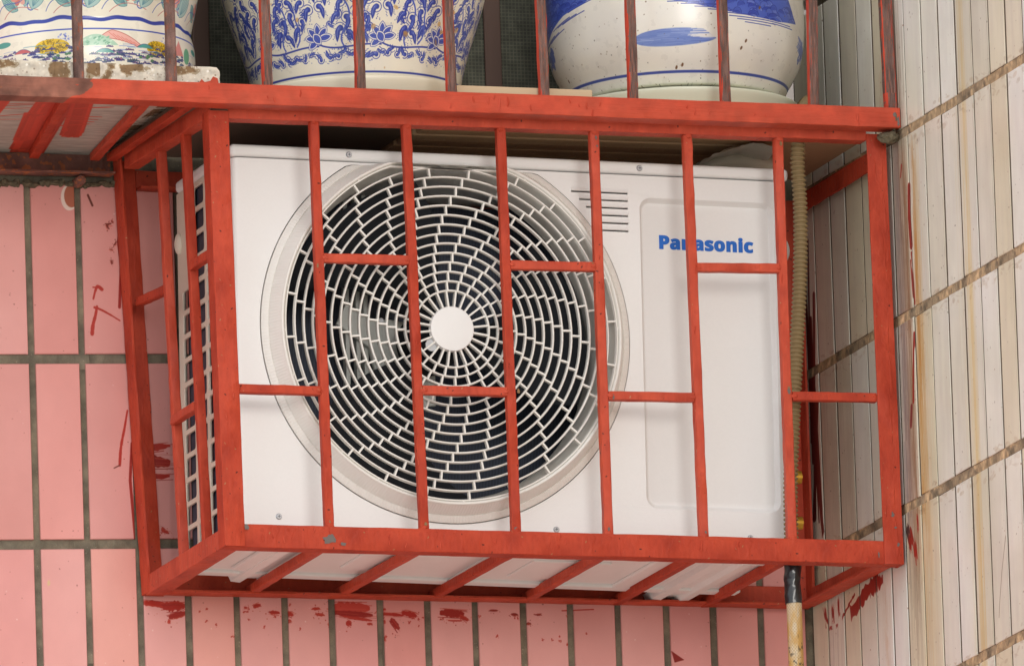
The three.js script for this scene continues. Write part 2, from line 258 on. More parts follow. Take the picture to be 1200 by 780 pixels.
// ---- white tiled wall, at right angles to it
const white = thing('white_tiled_wall', 'stained off-white wall of narrow upright tiles with thin black joints beside the red cage', 'wall');
{
  const z0 = -0.02, y0 = -0.62, S = 1.24, HY = 1.24, CW = 2048, k = CW / S, X = z => (z - z0) * k, Y = y => (y0 + HY - y) * k;
  const [c, g] = canvasOf(CW, CW, (i, j) => {
    const a = fbm(i / 200, j / 300, 151, 4), b = fbm(i / 18, j / 160, 161, 4), d = fbm(i / 50, j / 50, 171, 4), f = hash(i, j, 7);
    const kk = 0.93 + 0.09 * a + 0.07 * (b - 0.5) + 0.05 * (d - 0.5) + 0.016 * (f - 0.5);
    return [238 * kk, (236 + 3 * (b - 0.5)) * kk, (223 + 16 * (a - 0.5)) * kk];
  });
  // run-down stains: many thin streaks of one tint, broken up along their length
  function streak(z, ya, yb, wid, rgb, al, n = 60) { for (let i = 0; i < n; i++) { const zz = z + (rnd() + rnd() - 1) * wid, L = rr(0.04, 0.3) * Math.abs(ya - yb), t = rr(yb, ya); g.strokeStyle = `rgba(${rgb},${al * rr(0.4, 1)})`; g.lineWidth = rr(0.8, 4); g.beginPath(); let x = X(zz), y = Y(t); g.moveTo(x, y); for (let q = 0; q < 5; q++) { x += rr(-1.2, 1.2); y += L * k / 5; g.lineTo(x, y); } g.stroke(); } }
  streak(0.478, 0.26, -0.235, 0.016, '196,140,62', 0.16, 230); streak(0.468, 0.20, -0.10, 0.006, '190,122,40', 0.25, 90); streak(0.458, -0.05, -0.50, 0.014, '200,150,80', 0.12, 160);
  streak(0.50, 0.28, 0.0, 0.012, '235,235,236', 0.3, 60); streak(0.49, -0.02, -0.22, 0.010, '235,235,236', 0.25, 50);
  streak(0.676, 0.6, -0.5, 0.017, '222,184,100', 0.11, 520); streak(0.655, 0.3, -0.5, 0.03, '215,190,130', 0.07, 300);
  streak(0.418, 0.5, -0.3, 0.028, '120,100,82', 0.2, 620); streak(0.436, 0.27, -0.25, 0.012, '120,86,54', 0.22, 260); streak(0.47, 0.26, -0.02, 0.010, '186,126,56', 0.16, 200); streak(0.462, -0.02, -0.235, 0.012, '196,142,62', 0.16, 200); streak(0.30, -0.32, -0.56, 0.05, '176,128,84', 0.06, 200); streak(0.405, 0.3, -0.25, 0.016, '108,106,114', 0.2, 320); streak(0.48, 0.25, -0.4, 0.03, '206,160,96', 0.10, 300); for (let i = 1; i < 18; i++) { streak(0.0645 * i + 0.004, 0.55, -0.55, 0.004, '150,128,108', 0.09, 60); }
  streak(0.19, 0.46, 0.30, 0.010, '220,224,228', 0.35, 60); streak(0.36, 0.40, 0.29, 0.018, '160,84,62', 0.16, 70); streak(0.15, 0.2, -0.3, 0.06, '120,104,96', 0.07, 160); streak(0.30, -0.3, -0.5, 0.02, '190,140,90', 0.12, 90); streak(0.08, 0.1, -0.5, 0.05, '104,84,78', 0.10, 160);
  for (const yj of [0.267, 0.0195, -0.236, -0.486]) for (let i = 0; i < 420; i++) { g.fillStyle = `rgba(${rnd() < 0.5 ? '158,124,84' : '128,102,76'},${rr(0.05, 0.2)})`; g.beginPath(); g.ellipse(X(rr(0, 1.2)), Y(yj + (rnd() - 0.62) * 0.04), rr(2, 16), rr(1, 6), rr(-0.4, 0.4), 0, 6.3); g.fill(); }
  for (let i = 0; i < 1300; i++) { g.fillStyle = `rgba(${rnd() < 0.7 ? '96,78,66' : '150,110,84'},${rr(0.2, 0.7)})`; g.beginPath(); const r = rr(0.4, 1.6); g.ellipse(X(rr(0, 1.2)), rr(0, CW), r * 1.3, r * rr(0.8, 2), rr(0, 3), 0, 6.3); g.fill(); }
  // red brush slips
  const dab = (z, y, len, wid, ang, col = '#9c2a20') => { g.save(); g.translate(X(z), Y(y)); g.rotate(-ang); g.fillStyle = col; const L = len * k, W = wid * k, n = 16; g.beginPath(); for (let i = 0; i <= n; i++) g.lineTo(-L / 2 + L * i / n, -W / 2 * rr(0.25, 1.1)); for (let i = n; i >= 0; i--) g.lineTo(-L / 2 + L * i / n + rr(-4, 4), W / 2 * rr(0.2, 1.2)); g.fill(); g.restore(); };
  const run = (pts, w, col = '#9c2a20') => { g.strokeStyle = col; g.lineCap = 'round'; g.lineWidth = w * k; g.beginPath(); pts.forEach(([z, y], i) => i ? g.lineTo(X(z), Y(y)) : g.moveTo(X(z), Y(y))); g.stroke(); };
  run([[0.452, 0.19], [0.449, 0.15], [0.452, 0.11]], 0.012); run([[0.451, 0.10], [0.456, 0.06], [0.458, 0.03]], 0.005, '#a5402f'); run([[0.447, 0.09], [0.452, 0.04]], 0.004); run([[0.45, -0.01], [0.442, -0.06], [0.438, -0.10]], 0.006); run([[0.425, 0.225], [0.42, 0.21]], 0.004); run([[0.43, -0.105], [0.425, -0.13]], 0.008, '#7a3436');
  dab(0.407, -0.282, 0.020, 0.034, 0.4, '#8f2a22'); dab(0.424, -0.300, 0.014, 0.034, 0.2, '#9c2f26'); dab(0.437, -0.265, 0.007, 0.026, 0); dab(0.398, -0.268, 0.014, 0.024, 0.4, '#4c3a3a');
  dab(0.215, -0.319, 0.12, 0.026, 0.25); dab(0.262, -0.316, 0.06, 0.022, 0.1); dab(0.15, -0.323, 0.06, 0.006, 0.4); dab(0.085, -0.322, 0.010, 0.026, 0); dab(0.055, -0.320, 0.012, 0.030, 0.3); dab(0.11, -0.318, 0.008, 0.030, 0.1); dab(0.075, -0.340, 0.012, 0.006, 0); dab(0.10, -0.342, 0.010, 0.006, 0);
  for (let i = 0; i < 10; i++) run([[rr(0.015, 0.06), rr(0.25, -0.05)], [rr(0.02, 0.06), rr(-0.06, -0.28)]], rr(0.003, 0.012), '#641e1b');
  run([[0.775, -0.345], [0.755, -0.39], [0.742, -0.43], [0.738, -0.447]], 0.0016, '#8d7a68');
  const map = asTexture(c, true, false);
  const tones = [0xffffff, 0xf7f4f0, 0xf4ecdc, 0xfbf9f6, 0xebe6dc, 0xf3efe8, 0xf6efdf].map(h => mat({ map, color: h, roughness: 0.4, bumpMap: P.acBump, bumpScale: 0.0003, clearcoat: 0.1, clearcoatRoughness: 0.3 }));
  const zs = [0.002, 0.0645, 0.1315, 0.196, 0.2625, 0.326, 0.387, 0.453, 0.5205, 0.587, 0.6525, 0.717, 0.7815, 0.847, 0.913, 0.978, 1.043, 1.109, 1.174], ys = [0.517, 0.267, 0.0195, -0.236, -0.486, -0.735];
  for (let r = 0; r < ys.length - 1; r++) for (let i = 0; i < zs.length - 1; i++) {
    const wide = [2, 5, 9, 12].includes(i) ? 0.0038 : [3, 7, 11].includes(i) ? 0.0022 : 0.0029, a = zs[i] + wide + rr(-0.0008, 0.0004), b = zs[i + 1] - wide + rr(-0.0004, 0.0008);
    let t = ys[r] - 0.0068 + rr(-0.0006, 0.0006), bo = ys[r + 1] + 0.0068 + rr(-0.0006, 0.0006); if (r === ys.length - 2) bo = -0.60; const e = 0.0009, tl = rr(-0.0008, 0.0008);
    const s = new THREE.Shape([[-b + e, bo + e], [-a - e, bo + e + tl], [-a - e, t - e], [-b + e, t - e + tl]].map(q => new THREE.Vector2(...q)));
    const gg = new THREE.ExtrudeGeometry(s, { depth: 0.006, bevelEnabled: true, bevelThickness: 0.0006, bevelSize: e, bevelSegments: 1 });
    gg.rotateY(Math.PI / 2); gg.rotateY(Math.PI);          // shape x -> +z ... face towards -x
    const p = gg.attributes.position, uv = gg.attributes.uv;
    gg.translate(WX + 0.0066 + rr(-0.0003, 0.0003), 0, 0);
    let zmin = 1e9, zmax = -1e9; for (let q = 0; q < p.count; q++) { zmin = Math.min(zmin, p.getZ(q)); zmax = Math.max(zmax, p.getZ(q)); }
    gg.translate(0, 0, (a + b) / 2 - (zmin + zmax) / 2);
    for (let q = 0; q < p.count; q++) uv.setXY(q, (p.getZ(q) - z0) / S, (p.getY(q) - y0) / HY);
    part(white, 'tile', gg, tones[Math.floor(rnd() * 7)]);
  }
  const [c2] = canvasOf(1024, 1024, (i, j) => { const a = fbm(i / 30, j / 30, 181, 5), f = hash(i, j, 10), q = fbm(i / 120, j / 120, 183, 3), kk = 0.5 + 0.8 * a + 0.2 * (f - 0.5); return q > 0.47 ? [196 * kk, 168 * kk, 130 * kk] : [160 * kk, 140 * kk, 112 * kk]; });
  // black dirt sits in the upright hairline joints, brown mortar in the wide level ones
  const mortar = mat({ map: asTexture(c2), roughness: 0.95, bumpMap: P.redBump, bumpScale: 0.003 }), soot = mat({ color: 0x5a4c3e, roughness: 0.95 });
  const beds = [], bands = [];
  for (let r = 0; r < ys.length - 1; r++) beds.push(plainBox(WX + 0.0010, WX + 0.03, ys[r + 1] + 0.0068, ys[r] - 0.0068, 0.0, 1.18));
  for (let r = 1; r < ys.length - 1; r++) { const gB = new THREE.BoxGeometry(0.02, 0.0136, 1.18, 1, 2, 240), p = gB.attributes.position; for (let i = 0; i < p.count; i++) p.setX(i, p.getX(i) + (p.getX(i) < 0 ? (fbm(p.getZ(i) * 45 + 9, p.getY(i) * 60 + r * 5 + 20, 191, 2) - 0.5) * 0.0016 : 0)); gB.computeVertexNormals(); gB.translate(WX + 0.0114, ys[r], 0.59); bands.push(gB); }
  part(white, 'joint_bed', metreUV(mergeGeometries(beds), 0.4), soot); { const mg = mergeGeometries(bands), p = mg.attributes.position, uv = mg.attributes.uv; for (let i = 0; i < p.count; i++) uv.setXY(i, p.getZ(i) / 0.3, p.getY(i) / 0.3); part(white, 'mortar_joints', mg, mortar); }
  part(white, 'wall_body', mergeGeometries([plainBox(WX + 0.031, WX + 0.3, -6, 5, -0.25, 8), plainBox(WX + 0.0012, WX + 0.031, -6, -0.75, 0.0, 8), plainBox(WX + 0.0012, WX + 0.031, 0.53, 5, 0, 8), plainBox(WX + 0.0012, WX + 0.031, -0.75, 0.53, 1.181, 8)]), mat({ color: 0xc9c0b2, roughness: 0.6 }));  // unseen run towards the street lengthened to block light from the right
}

// ---------------------------------------------------------------- red cage round the air conditioner
const cage = thing('air_conditioner_cage', 'hand-painted red steel cage of angle iron and square bars enclosing the air conditioner', 'cage');
const EX = V(1, 0, 0), EY = V(0, 1, 0), EZ = V(0, 0, 1), neg = v => v.clone().negate();
const weld = (x, y, z, r = 0.005) => blob(x, y, z, r, r * 0.8, r * 0.7, x * 31 + y * 17, 1, 0.5);
{
  red(cage, 'corner_post', angle(V(-0.3475, 0.2740, 0.39), V(-0.342, -0.3115, 0.39), EX, neg(EZ), 0.0285, 0.028));
  red(cage, 'corner_post', angle(V(0.604, 0.2740, 0.39), V(0.6075, -0.3115, 0.39), neg(EX), neg(EZ), 0.0275, 0.028));
  red(cage, 'corner_post', angle(V(-0.362, 0.285, 0.003), V(-0.3385, -0.308, 0.003), EX, EZ, 0.030, 0.034));
  red(cage, 'corner_post', angle(V(0.6065, 0.262, 0.003), V(0.6065, -0.300, 0.003), neg(EX), EZ, 0.028, 0.03));
  red(cage, 'top_rail', angle(V(-0.318, 0.2645, 0.3868), V(0.577, 0.2655, 0.3868), EY, neg(EZ), 0.0290, 0.026));
  red(cage, 'bottom_rail', angle(V(-0.3395, -0.3125, 0.3875), V(0.6065, -0.3110, 0.3875), EY, neg(EZ), 0.0310, 0.028));
  red(cage, 'side_rail', angle(V(-0.3415, -0.3120, 0.385), V(-0.3375, -0.3100, 0.02), EY, EX, 0.026, 0.026));
  red(cage, 'side_rail', angle(V(-0.3465, 0.2665, 0.385), V(-0.357, 0.2670, 0.040), EY, EX, 0.022, 0.020));
  red(cage, 'side_rail', angle(V(0.604, -0.3085, 0.383), V(0.604, -0.304, 0.034), EY, neg(EX), 0.026, 0.026));
  red(cage, 'side_rail', angle(V(0.603, 0.262, 0.383), V(0.603, 0.262, 0.034), neg(EY), neg(EX), 0.026, 0.004));
  red(cage, 'back_rail', angle(V(-0.335, -0.3065, 0.0015), V(0.6055, -0.3015, 0.0015), EY, EZ, 0.030, 0.030));
  red(cage, 'back_rail', angle(V(-0.330, 0.245, 0.0015), V(0.578, 0.243, 0.0015), EY, EZ, 0.028, 0.025));
  for (const [xa, xb] of [[-0.198, -0.194], [-0.069, -0.062], [0.063, 0.066], [0.194, 0.195], [0.325, 0.329], [0.454, 0.453]])
    red(cage, 'bar', mergeGeometries([bar(V(xa, 0.2645, 0.379), V(xb, -0.2815, 0.379), 0.0122, 0.0122), weld(xa, 0.2635, 0.383, 0.006), weld(xb, -0.280, 0.383, 0.006)].map(g => (g.index ? g.toNonIndexed() : g)).map(g => { g.deleteAttribute('uv'); return g; })));
  for (const [a, ya, b, yb] of [[-0.191, 0.081, -0.073, 0.082], [0.070, 0.080, 0.188, 0.081], [0.332, 0.085, 0.448, 0.0875], [-0.317, -0.099, -0.201, -0.0985], [-0.059, -0.0935, 0.059, -0.092], [0.201, -0.093, 0.321, -0.092], [0.4605, -0.086, 0.579, -0.0845]])
    red(cage, 'cross_bar', mergeGeometries([bar(V(a, ya, 0.3795), V(b, yb, 0.3795), 0.0122, 0.0118, { ref: EY }), weld(a + 0.002, ya, 0.384, 0.0045), weld(b - 0.002, yb, 0.384, 0.0045)].map(g => (g.index ? g.toNonIndexed() : g)).map(g => { g.deleteAttribute('uv'); return g; })));
  red(cage, 'bar', bar(V(-0.3405, 0.2665, 0.155), V(-0.3330, -0.287, 0.181), 0.0122, 0.0122)); red(cage, 'bar', bar(V(-0.3395, 0.2665, 0.263), V(-0.3340, -0.287, 0.288), 0.0122, 0.0122));
  for (const [za, ya, zb, yb] of [[0.036, 0.0865, 0.158, 0.079], [0.176, -0.103, 0.272, -0.102], [0.279, 0.0865, 0.363, 0.0865]]) red(cage, 'cross_bar', bar(V(-0.3395, ya, za), V(-0.3385, yb, zb), 0.0118, 0.0118, { ref: EY }));
  for (const [xa, xb] of [[-0.195, -0.187], [-0.061, -0.062], [0.069, 0.070], [0.196, 0.202], [0.324, 0.331], [0.451, 0.457]]) red(cage, 'floor_bar', bar(V(xa, -0.302, 0.3835), V(xb, -0.2975, 0.006), 0.0122, 0.0122));
}

// runs of paint that set on the faces, and spots knocked back to grey steel
const bare = mat({ color: 0x6e625c, roughness: 0.75 });
function drip(parent, x, y, z, L, w) { const g = blob(0, 0, 0, 1, 1, 1, x * 40 + y * 9, 2, 0.15), p = g.attributes.position; for (let i = 0; i < p.count; i++) { const t = (p.getY(i) + 1) / 2; p.setXYZ(i, x + p.getX(i) * w * mix(1, 0.45, t) + 0.0006 * Math.sin(t * 5 + x * 90), y + p.getY(i) * L / 2, z + p.getZ(i) * 0.0011); } g.computeVertexNormals(); red(parent, 'paint_run', g); }
function scar(parent, x, y, z, w, h) { const n = 11, pts = []; for (let i = 0; i < n; i++) { const a = i / n * Math.PI * 2, q = rr(0.45, 1); pts.push(new THREE.Vector2(x + Math.cos(a) * w * q / 2, y + Math.sin(a) * h * q / 2)); } const g = new THREE.ExtrudeGeometry(new THREE.Shape(pts), { depth: 0.0003, bevelEnabled: false }); g.translate(0, 0, z); part(parent, 'bare_spot', g, bare); }
for (let i = 0; i < 26; i++) drip(cage, rr(-0.30, 0.57), rr(-0.305, -0.286), 0.3877, rr(0.004, 0.012), rr(0.0008, 0.0018));
for (let i = 0; i < 14; i++) { const b = [-0.1965, -0.066, 0.0645, 0.1945, 0.327, 0.4535][i % 6]; drip(cage, b + rr(-0.003, 0.003), rr(-0.25, 0.24), 0.3852, rr(0.006, 0.016), rr(0.0007, 0.0014)); }
for (let i = 0; i < 6; i++) drip(cage, i % 2 ? rr(-0.339, -0.322) : rr(0.583, 0.60), rr(-0.26, 0.24), 0.3902, rr(0.008, 0.02), 0.0015);
const tan = mat({ color: 0x8a6a48, roughness: 0.8 }); for (const [x, y] of [[-0.194, -0.276], [-0.062, -0.274], [0.066, -0.277], [0.195, -0.274], [0.329, -0.276], [0.194, 0.256], [0.195, 0.245], [0.454, 0.257], [0.0735, -0.092], [-0.200, 0.070], [0.183, 0.083], [0.4545, -0.080], [0.4535, -0.075], [0.2065, -0.095]]) { const n = cage.children.length; scar(cage, x + rr(-0.002, 0.002), y, 0.3856, rr(0.003, 0.006), rr(0.004, 0.010)); cage.children[n].material = rnd() < 0.6 ? tan : bare; }
scar(cage, -0.196, -0.299, 0.3878, 0.022, 0.016); scar(cage, -0.178, -0.305, 0.3878, 0.016, 0.006); scar(cage, -0.311, -0.286, 0.3903, 0.008, 0.010); scar(cage, 0.600, -0.285, 0.3903, 0.005, 0.007); scar(cage, 0.597, -0.262, 0.3903, 0.006, 0.004); scar(cage, 0.572, -0.300, 0.3903, 0.003, 0.010); scar(cage, 0.594, -0.245, 0.3903, 0.006, 0.010);
// ---------------------------------------------------------------- air conditioner (front panel in its own z = 0)
const ac = thing('air_conditioner', 'white outdoor air conditioner with round fan grille and blue lettering inside the red cage', 'air conditioner');
ac.position.set(0, 0, 0.31); ac.rotation.z = -0.0105;
const TOP = 0.2222;   // the fan ring is cut flat under the lid
{
  const L = -0.2935, R = 0.4875, B = -0.284, T = 0.2262, D = -0.25, rc = 0.012;
  const roundRect = (x0, x1, y0, y1, r, n = 8) => { const p = []; for (const [cx, cy, a] of [[x1 - r, y0 + r, -Math.PI / 2], [x1 - r, y1 - r, 0], [x0 + r, y1 - r, Math.PI / 2], [x0 + r, y0 + r, Math.PI]]) for (let i = 0; i <= n; i++) { const t = a + i / n * Math.PI / 2; p.push(new THREE.Vector2(cx + r * Math.cos(t), cy + r * Math.sin(t))); } return p; };
  const ro = roundRect(0.277, 0.4668, -0.2265, 0.1965, 0.016), ri = roundRect(0.2832, 0.4618, -0.2195, 0.1905, 0.0115);
  const circle = []; for (let i = 0; i < 160; i++) { const t = i / 160 * Math.PI * 2; circle.push(new THREE.Vector2(0.2590 * Math.cos(t), Math.min(TOP + 0.001, 0.2590 * Math.sin(t)))); }
  const face = new THREE.Shape([[L + rc, B], [R - rc, B], [R - rc, T], [L + rc, T]].map(q => new THREE.Vector2(...q))); face.holes.push(new THREE.Path(circle.slice().reverse()), new THREE.Path(ro.slice().reverse()));
  const vents = [0.181, 0.192, 0.2015, 0.2085, 0.215, 0.2215].map((x0, i) => [x0, 0.2605, 0.2005 - i * 0.0103]);
  for (const [x0, x1, y] of vents) face.holes.push(new THREE.Path([[x0, y - 0.0009], [x0, y + 0.0009], [x1, y + 0.0009], [x1, y - 0.0009]].map(q => new THREE.Vector2(...q))));
  const pieces = [new THREE.ShapeGeometry(face).toNonIndexed()];
  const strip = (a, za, b, zb) => { const pos = []; for (let i = 0; i < a.length; i++) { const j = (i + 1) % a.length; pos.push(a[i].x, a[i].y, za, b[j].x, b[j].y, zb, b[i].x, b[i].y, zb, a[i].x, a[i].y, za, a[j].x, a[j].y, za, b[j].x, b[j].y, zb); } const g = new THREE.BufferGeometry(); g.setAttribute('position', new THREE.Float32BufferAttribute(pos, 3)); return g; };
  // pressed-in panel: rolled edge in four steps down to its floor 4.5 mm deep
  const lerpRect = t => ro.map((p, i) => p.clone().lerp(ri[i], t)); const st = [[0, 0], [0.10, -0.0008], [0.35, -0.0038], [0.65, -0.0072], [0.88, -0.0086], [1, -0.009]];
  for (let i = 0; i < st.length - 1; i++) pieces.push(strip(lerpRect(st[i][0]), st[i][1], lerpRect(st[i + 1][0]), st[i + 1][1]));
  pieces.push(new THREE.ShapeGeometry(new THREE.Shape(ri)).toNonIndexed()
    .translate(0, 0, -0.009));
  for (const s of [-1, 1]) { const g = new THREE.CylinderGeometry(rc, rc, T - B, 8, 1, true, s > 0 ? 0 : -Math.PI / 2, Math.PI / 2).toNonIndexed(); g.translate(s > 0 ? R - rc : L + rc, (T + B) / 2, -rc); pieces.push(g); }
  pieces.push(plainBox(L + rc, R - rc, B, B + 0.002, -0.02, -0.0006).toNonIndexed());
  for (const g of pieces) { g.deleteAttribute('uv'); g.deleteAttribute('normal'); }
  part(ac, 'front_panel', metreUV(toCreasedNormals(mergeGeometries(pieces), 0.5), 0.5), M.ac);
  part(ac, 'lid', roundBox(L - 0.0018, R + 0.0018, 0.2272, 0.2448, D - 0.002, 0.0016, 0.0065, 4), M.ac);
  // vents beside the fan
  for (const [x0, x1, y] of vents) {
    const hood = new THREE.Shape([[0, 0], [0.0018, 0.0006], [0.0005, 0.0046], [0, 0.005]].map(q => new THREE.Vector2(...q)));
    const hg = new THREE.ExtrudeGeometry(hood, { depth: x1 - x0, bevelEnabled: false }); hg.rotateY(Math.PI / 2); hg.scale(1, 1, -1); hg.translate(x0, y + 0.0010, 0.0); hg.computeVertexNormals();
    part(ac, 'vent_louvre', hg, M.ac);
  }
  // fan ring: cone standing 30 mm proud, rolled lip, bell mouth going in
  const flat = g => { const p = g.attributes.position; for (let i = 0; i < p.count; i++) if (p.getY(i) > TOP) p.setY(i, TOP - (p.getZ(i) < -0.006 ? 0.002 : 0)); return g; };
  const lathe = (prof, n = 160, a = 0, l = Math.PI * 2) => new THREE.LatheGeometry(prof.map(q => new THREE.Vector2(...q)), n, a, l).rotateX(Math.PI / 2);   // y of the profile becomes z
  const ribs = canvasOf(1024, 8, (i) => { const v = 128 + 127 * Math.sin(i / 1024 * Math.PI * 2 * 128); return [v, v, v]; })[0]; const ribT = asTexture(ribs, false); ribT.repeat.set(3, 1);
  const ringMat = mat({ color: 0xe9e6df, roughness: 0.45, bumpMap: ribT, bumpScale: 0.00025 });
  part(ac, 'ring_seat', flat(lathe([[0.2592, -0.0004], [0.2592, -0.010], [0.2570, -0.010]])), M.ac); const bez = part(ac, 'fan_ring', flat(toCreasedNormals(lathe([[0.2578, -0.012], [0.2576, 0.0016], [0.2566, 0.0026], [0.2490, 0.0060], [0.2484, 0.0048], [0.2398, 0.0255], [0.2386, 0.0275]]), 0.5)), ringMat);
  part(bez, 'lip', flat(lathe([[0.2388, 0.0268], [0.2382, 0.0296], [0.2365, 0.0305], [0.2345, 0.0300], [0.2335, 0.0270], [0.2305, 0.0150], [0.2265, 0.0000], [0.2235, -0.0130], [0.2225, -0.0250], [0.2222, -0.0400], [0.2222, -0.0720]])), M.plastic);
  // grille
  const grille = new THREE.Group(); grille.name = 'fan_grille'; ac.add(grille); const gz = 0.0275, step = 0.01285, r0 = 0.0520;
  const sect = r => [[r - 0.0013, gz - 0.006], [r - 0.0014, gz], [r - 0.0007, gz + 0.0012], [r + 0.0007, gz + 0.0012], [r + 0.0014, gz], [r + 0.0013, gz - 0.006], [r - 0.0013, gz - 0.006]];
  for (let k = 0; k <= 14; k++) {
    const r = r0 + k * step, gg = r > 0.2185 ? (() => { const h = Math.asin(0.2188 / r), g1 = lathe(sect(r), 144, Math.PI / 2 + h - Math.PI * 0 + 0, Math.PI * 2 - (Math.PI - 2 * h)); return g1; })() : lathe(sect(r), 120);
    part(grille, 'grille_ring', r > 0.2185 ? flatArc(sect(r), r) : gg, M.plastic);
  }
  function flatArc(prof, r) { // ring cut off by the lid: follows the circle, then runs straight along the top
    const n = 150, pts = []; for (let i = 0; i < n; i++) { const t = i / n * Math.PI * 2, x = Math.cos(t), y = Math.sin(t); pts.push([x, y]); }
    const pos = [], idx = [], N = prof.length; for (const [x, y] of pts) for (const [pr, pz] of prof) pos.push(pr * x, Math.min(pr * y, 0.2172 + (pr - r)), pz);
    for (let i = 0; i < n; i++) for (let k = 0; k < N - 1; k++) { const a = i * N + k, b = ((i + 1) % n) * N + k; idx.push(a, b, a + 1, b, b + 1, a + 1); }
    const g = new THREE.BufferGeometry(); g.setAttribute('position', new THREE.Float32BufferAttribute(pos, 3)); g.setIndex(idx); return toCreasedNormals(g, 0.7);
  }
  const spokes = [];
  for (let k = -1; k <= 14; k++) {
    const ra = k < 0 ? 0.027 : r0 + k * step + 0.0008, rb = k < 0 ? r0 : k === 14 ? 0.2355 : r0 + (k + 1) * step - 0.0008, n = 24;
    for (let s = 0; s < n; s++) {
      const a = s / n * Math.PI * 2 + 0.13 - 0.0405 * (k + 1) * 1.0, y = rb * Math.sin(a); if (y > 0.2165) continue;
      const w = 0.0024, d = k < 0 ? 0.0075 : 0.0062, g = new THREE.BoxGeometry(rb - ra, w, d); g.translate((ra + rb) / 2, 0, gz - d / 2 + 0.0006); g.rotateZ(a); spokes.push(g);
    }
  }
  part(grille, 'spokes', mergeGeometries(spokes), M.plastic);
  part(grille, 'hub_cap', toCreasedNormals(lathe([[0.0305, gz - 0.006], [0.0308, gz], [0.0298, gz + 0.0022], [0.0270, gz + 0.0028], [0.0001, gz + 0.0030]], 64), 0.9), M.ac);
  // what shows through it
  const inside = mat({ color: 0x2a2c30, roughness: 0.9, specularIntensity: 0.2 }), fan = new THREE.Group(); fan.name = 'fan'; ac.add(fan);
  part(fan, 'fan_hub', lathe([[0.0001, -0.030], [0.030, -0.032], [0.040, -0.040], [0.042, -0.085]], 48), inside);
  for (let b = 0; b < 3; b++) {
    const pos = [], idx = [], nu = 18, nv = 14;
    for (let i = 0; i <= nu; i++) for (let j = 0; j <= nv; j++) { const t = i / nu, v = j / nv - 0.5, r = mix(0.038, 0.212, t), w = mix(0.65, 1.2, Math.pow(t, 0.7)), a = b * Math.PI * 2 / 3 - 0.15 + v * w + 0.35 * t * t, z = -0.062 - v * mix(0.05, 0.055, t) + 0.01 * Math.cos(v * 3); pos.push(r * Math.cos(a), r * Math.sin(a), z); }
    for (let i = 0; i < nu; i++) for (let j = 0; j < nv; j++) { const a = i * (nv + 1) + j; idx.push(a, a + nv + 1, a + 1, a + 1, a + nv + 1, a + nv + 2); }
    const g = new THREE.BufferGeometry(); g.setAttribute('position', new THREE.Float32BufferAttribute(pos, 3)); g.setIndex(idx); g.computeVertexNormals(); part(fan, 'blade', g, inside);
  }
  const bracket = new THREE.Group(); bracket.name = 'motor_bracket'; ac.add(bracket);
  for (const x of [-0.098, -0.083, -0.072]) part(bracket, 'strut', roundBox(x - 0.003, x + 0.003, -0.27, 0.21, -0.135, -0.120, 0.0012, 2), M.galv);
  part(bracket, 'mounting_plate', (() => { const s = new THREE.Shape(); s.moveTo(-0.10, 0.062); s.quadraticCurveTo(-0.085, 0.030, -0.045, 0.038); s.lineTo(0.02, 0.03); s.lineTo(0.02, -0.075); s.lineTo(-0.05, -0.085); s.quadraticCurveTo(-0.075, -0.06, -0.062, -0.035); s.lineTo(-0.07, 0.0); s.lineTo(-0.115, 0.03); s.closePath(); return new THREE.ExtrudeGeometry(s, { depth: 0.006, bevelEnabled: true, bevelSize: 0.001, bevelThickness: 0.001, bevelSegments: 1 }).translate(0, 0, -0.118); })(), M.galv);
  part(bracket, 'screw', new THREE.CylinderGeometry(0.0035, 0.0035, 0.003, 12).rotateX(Math.PI / 2).translate(-0.055, 0.036, -0.108), M.steel);
  part(ac, 'maker_badge', new THREE.CylinderGeometry(0.0085, 0.0085, 0.003, 28).rotateX(Math.PI / 2).translate(-0.0270, -0.0215, 0.021), M.steel);
  // coil lines the back and the left side
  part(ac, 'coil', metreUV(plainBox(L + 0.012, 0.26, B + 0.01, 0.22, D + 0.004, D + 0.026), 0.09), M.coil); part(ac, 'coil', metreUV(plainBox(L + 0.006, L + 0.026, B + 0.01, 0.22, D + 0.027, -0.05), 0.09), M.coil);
  part(ac, 'partition', plainBox(0.2565, 0.2595, B + 0.004, 0.22, D + 0.03, -0.012), M.galv);
  // left flank: three columns of rounded openings
  const side = new THREE.Shape([[0.012, B], [-D, B], [-D, T], [0.012, T]].map(q => new THREE.Vector2(...q)));
  for (let r = 0; r < 15; r++) for (let cI = 0; cI < 4; cI++) {
    const yc = B + 0.0345 + r * 0.03255; if (yc > T - 0.018) continue; if (cI === 0 && (yc > 0.10)) continue; if (cI === 0 && yc < -1) continue;
    const d1 = 0.2315 - cI * 0.0545, d0 = Math.max(0.018, d1 - 0.0465); if (d1 - d0 < 0.02) continue;
    side.holes.push(new THREE.Path(roundRect(d0, d1, yc - 0.0134, yc + 0.0134, 0.005, 3).reverse()));
  }
  const sg = new THREE.ExtrudeGeometry(side, { depth: 0.0022, bevelEnabled: true, bevelThickness: 0.0006, bevelSize: 0.0006, bevelSegments: 1, curveSegments: 3 }); sg.rotateY(Math.PI / 2); sg.translate(L + 0.0006, 0, 0);
  part(ac, 'side_panel', metreUV(sg, 0.5), M.sidePanel);
  part(ac, 'side_panel', plainBox(R - 0.002, R, B, T, D, -rc), M.sidePanel); 
  part(ac, 'back_flange', plainBox(L + 0.0002, L + 0.010, B, T, D - 0.001, D + 0.001), M.sidePanel); part(ac, 'back_panel', plainBox(0.26, R - 0.0022, B, T, D - 0.001, D + 0.001), M.sidePanel);
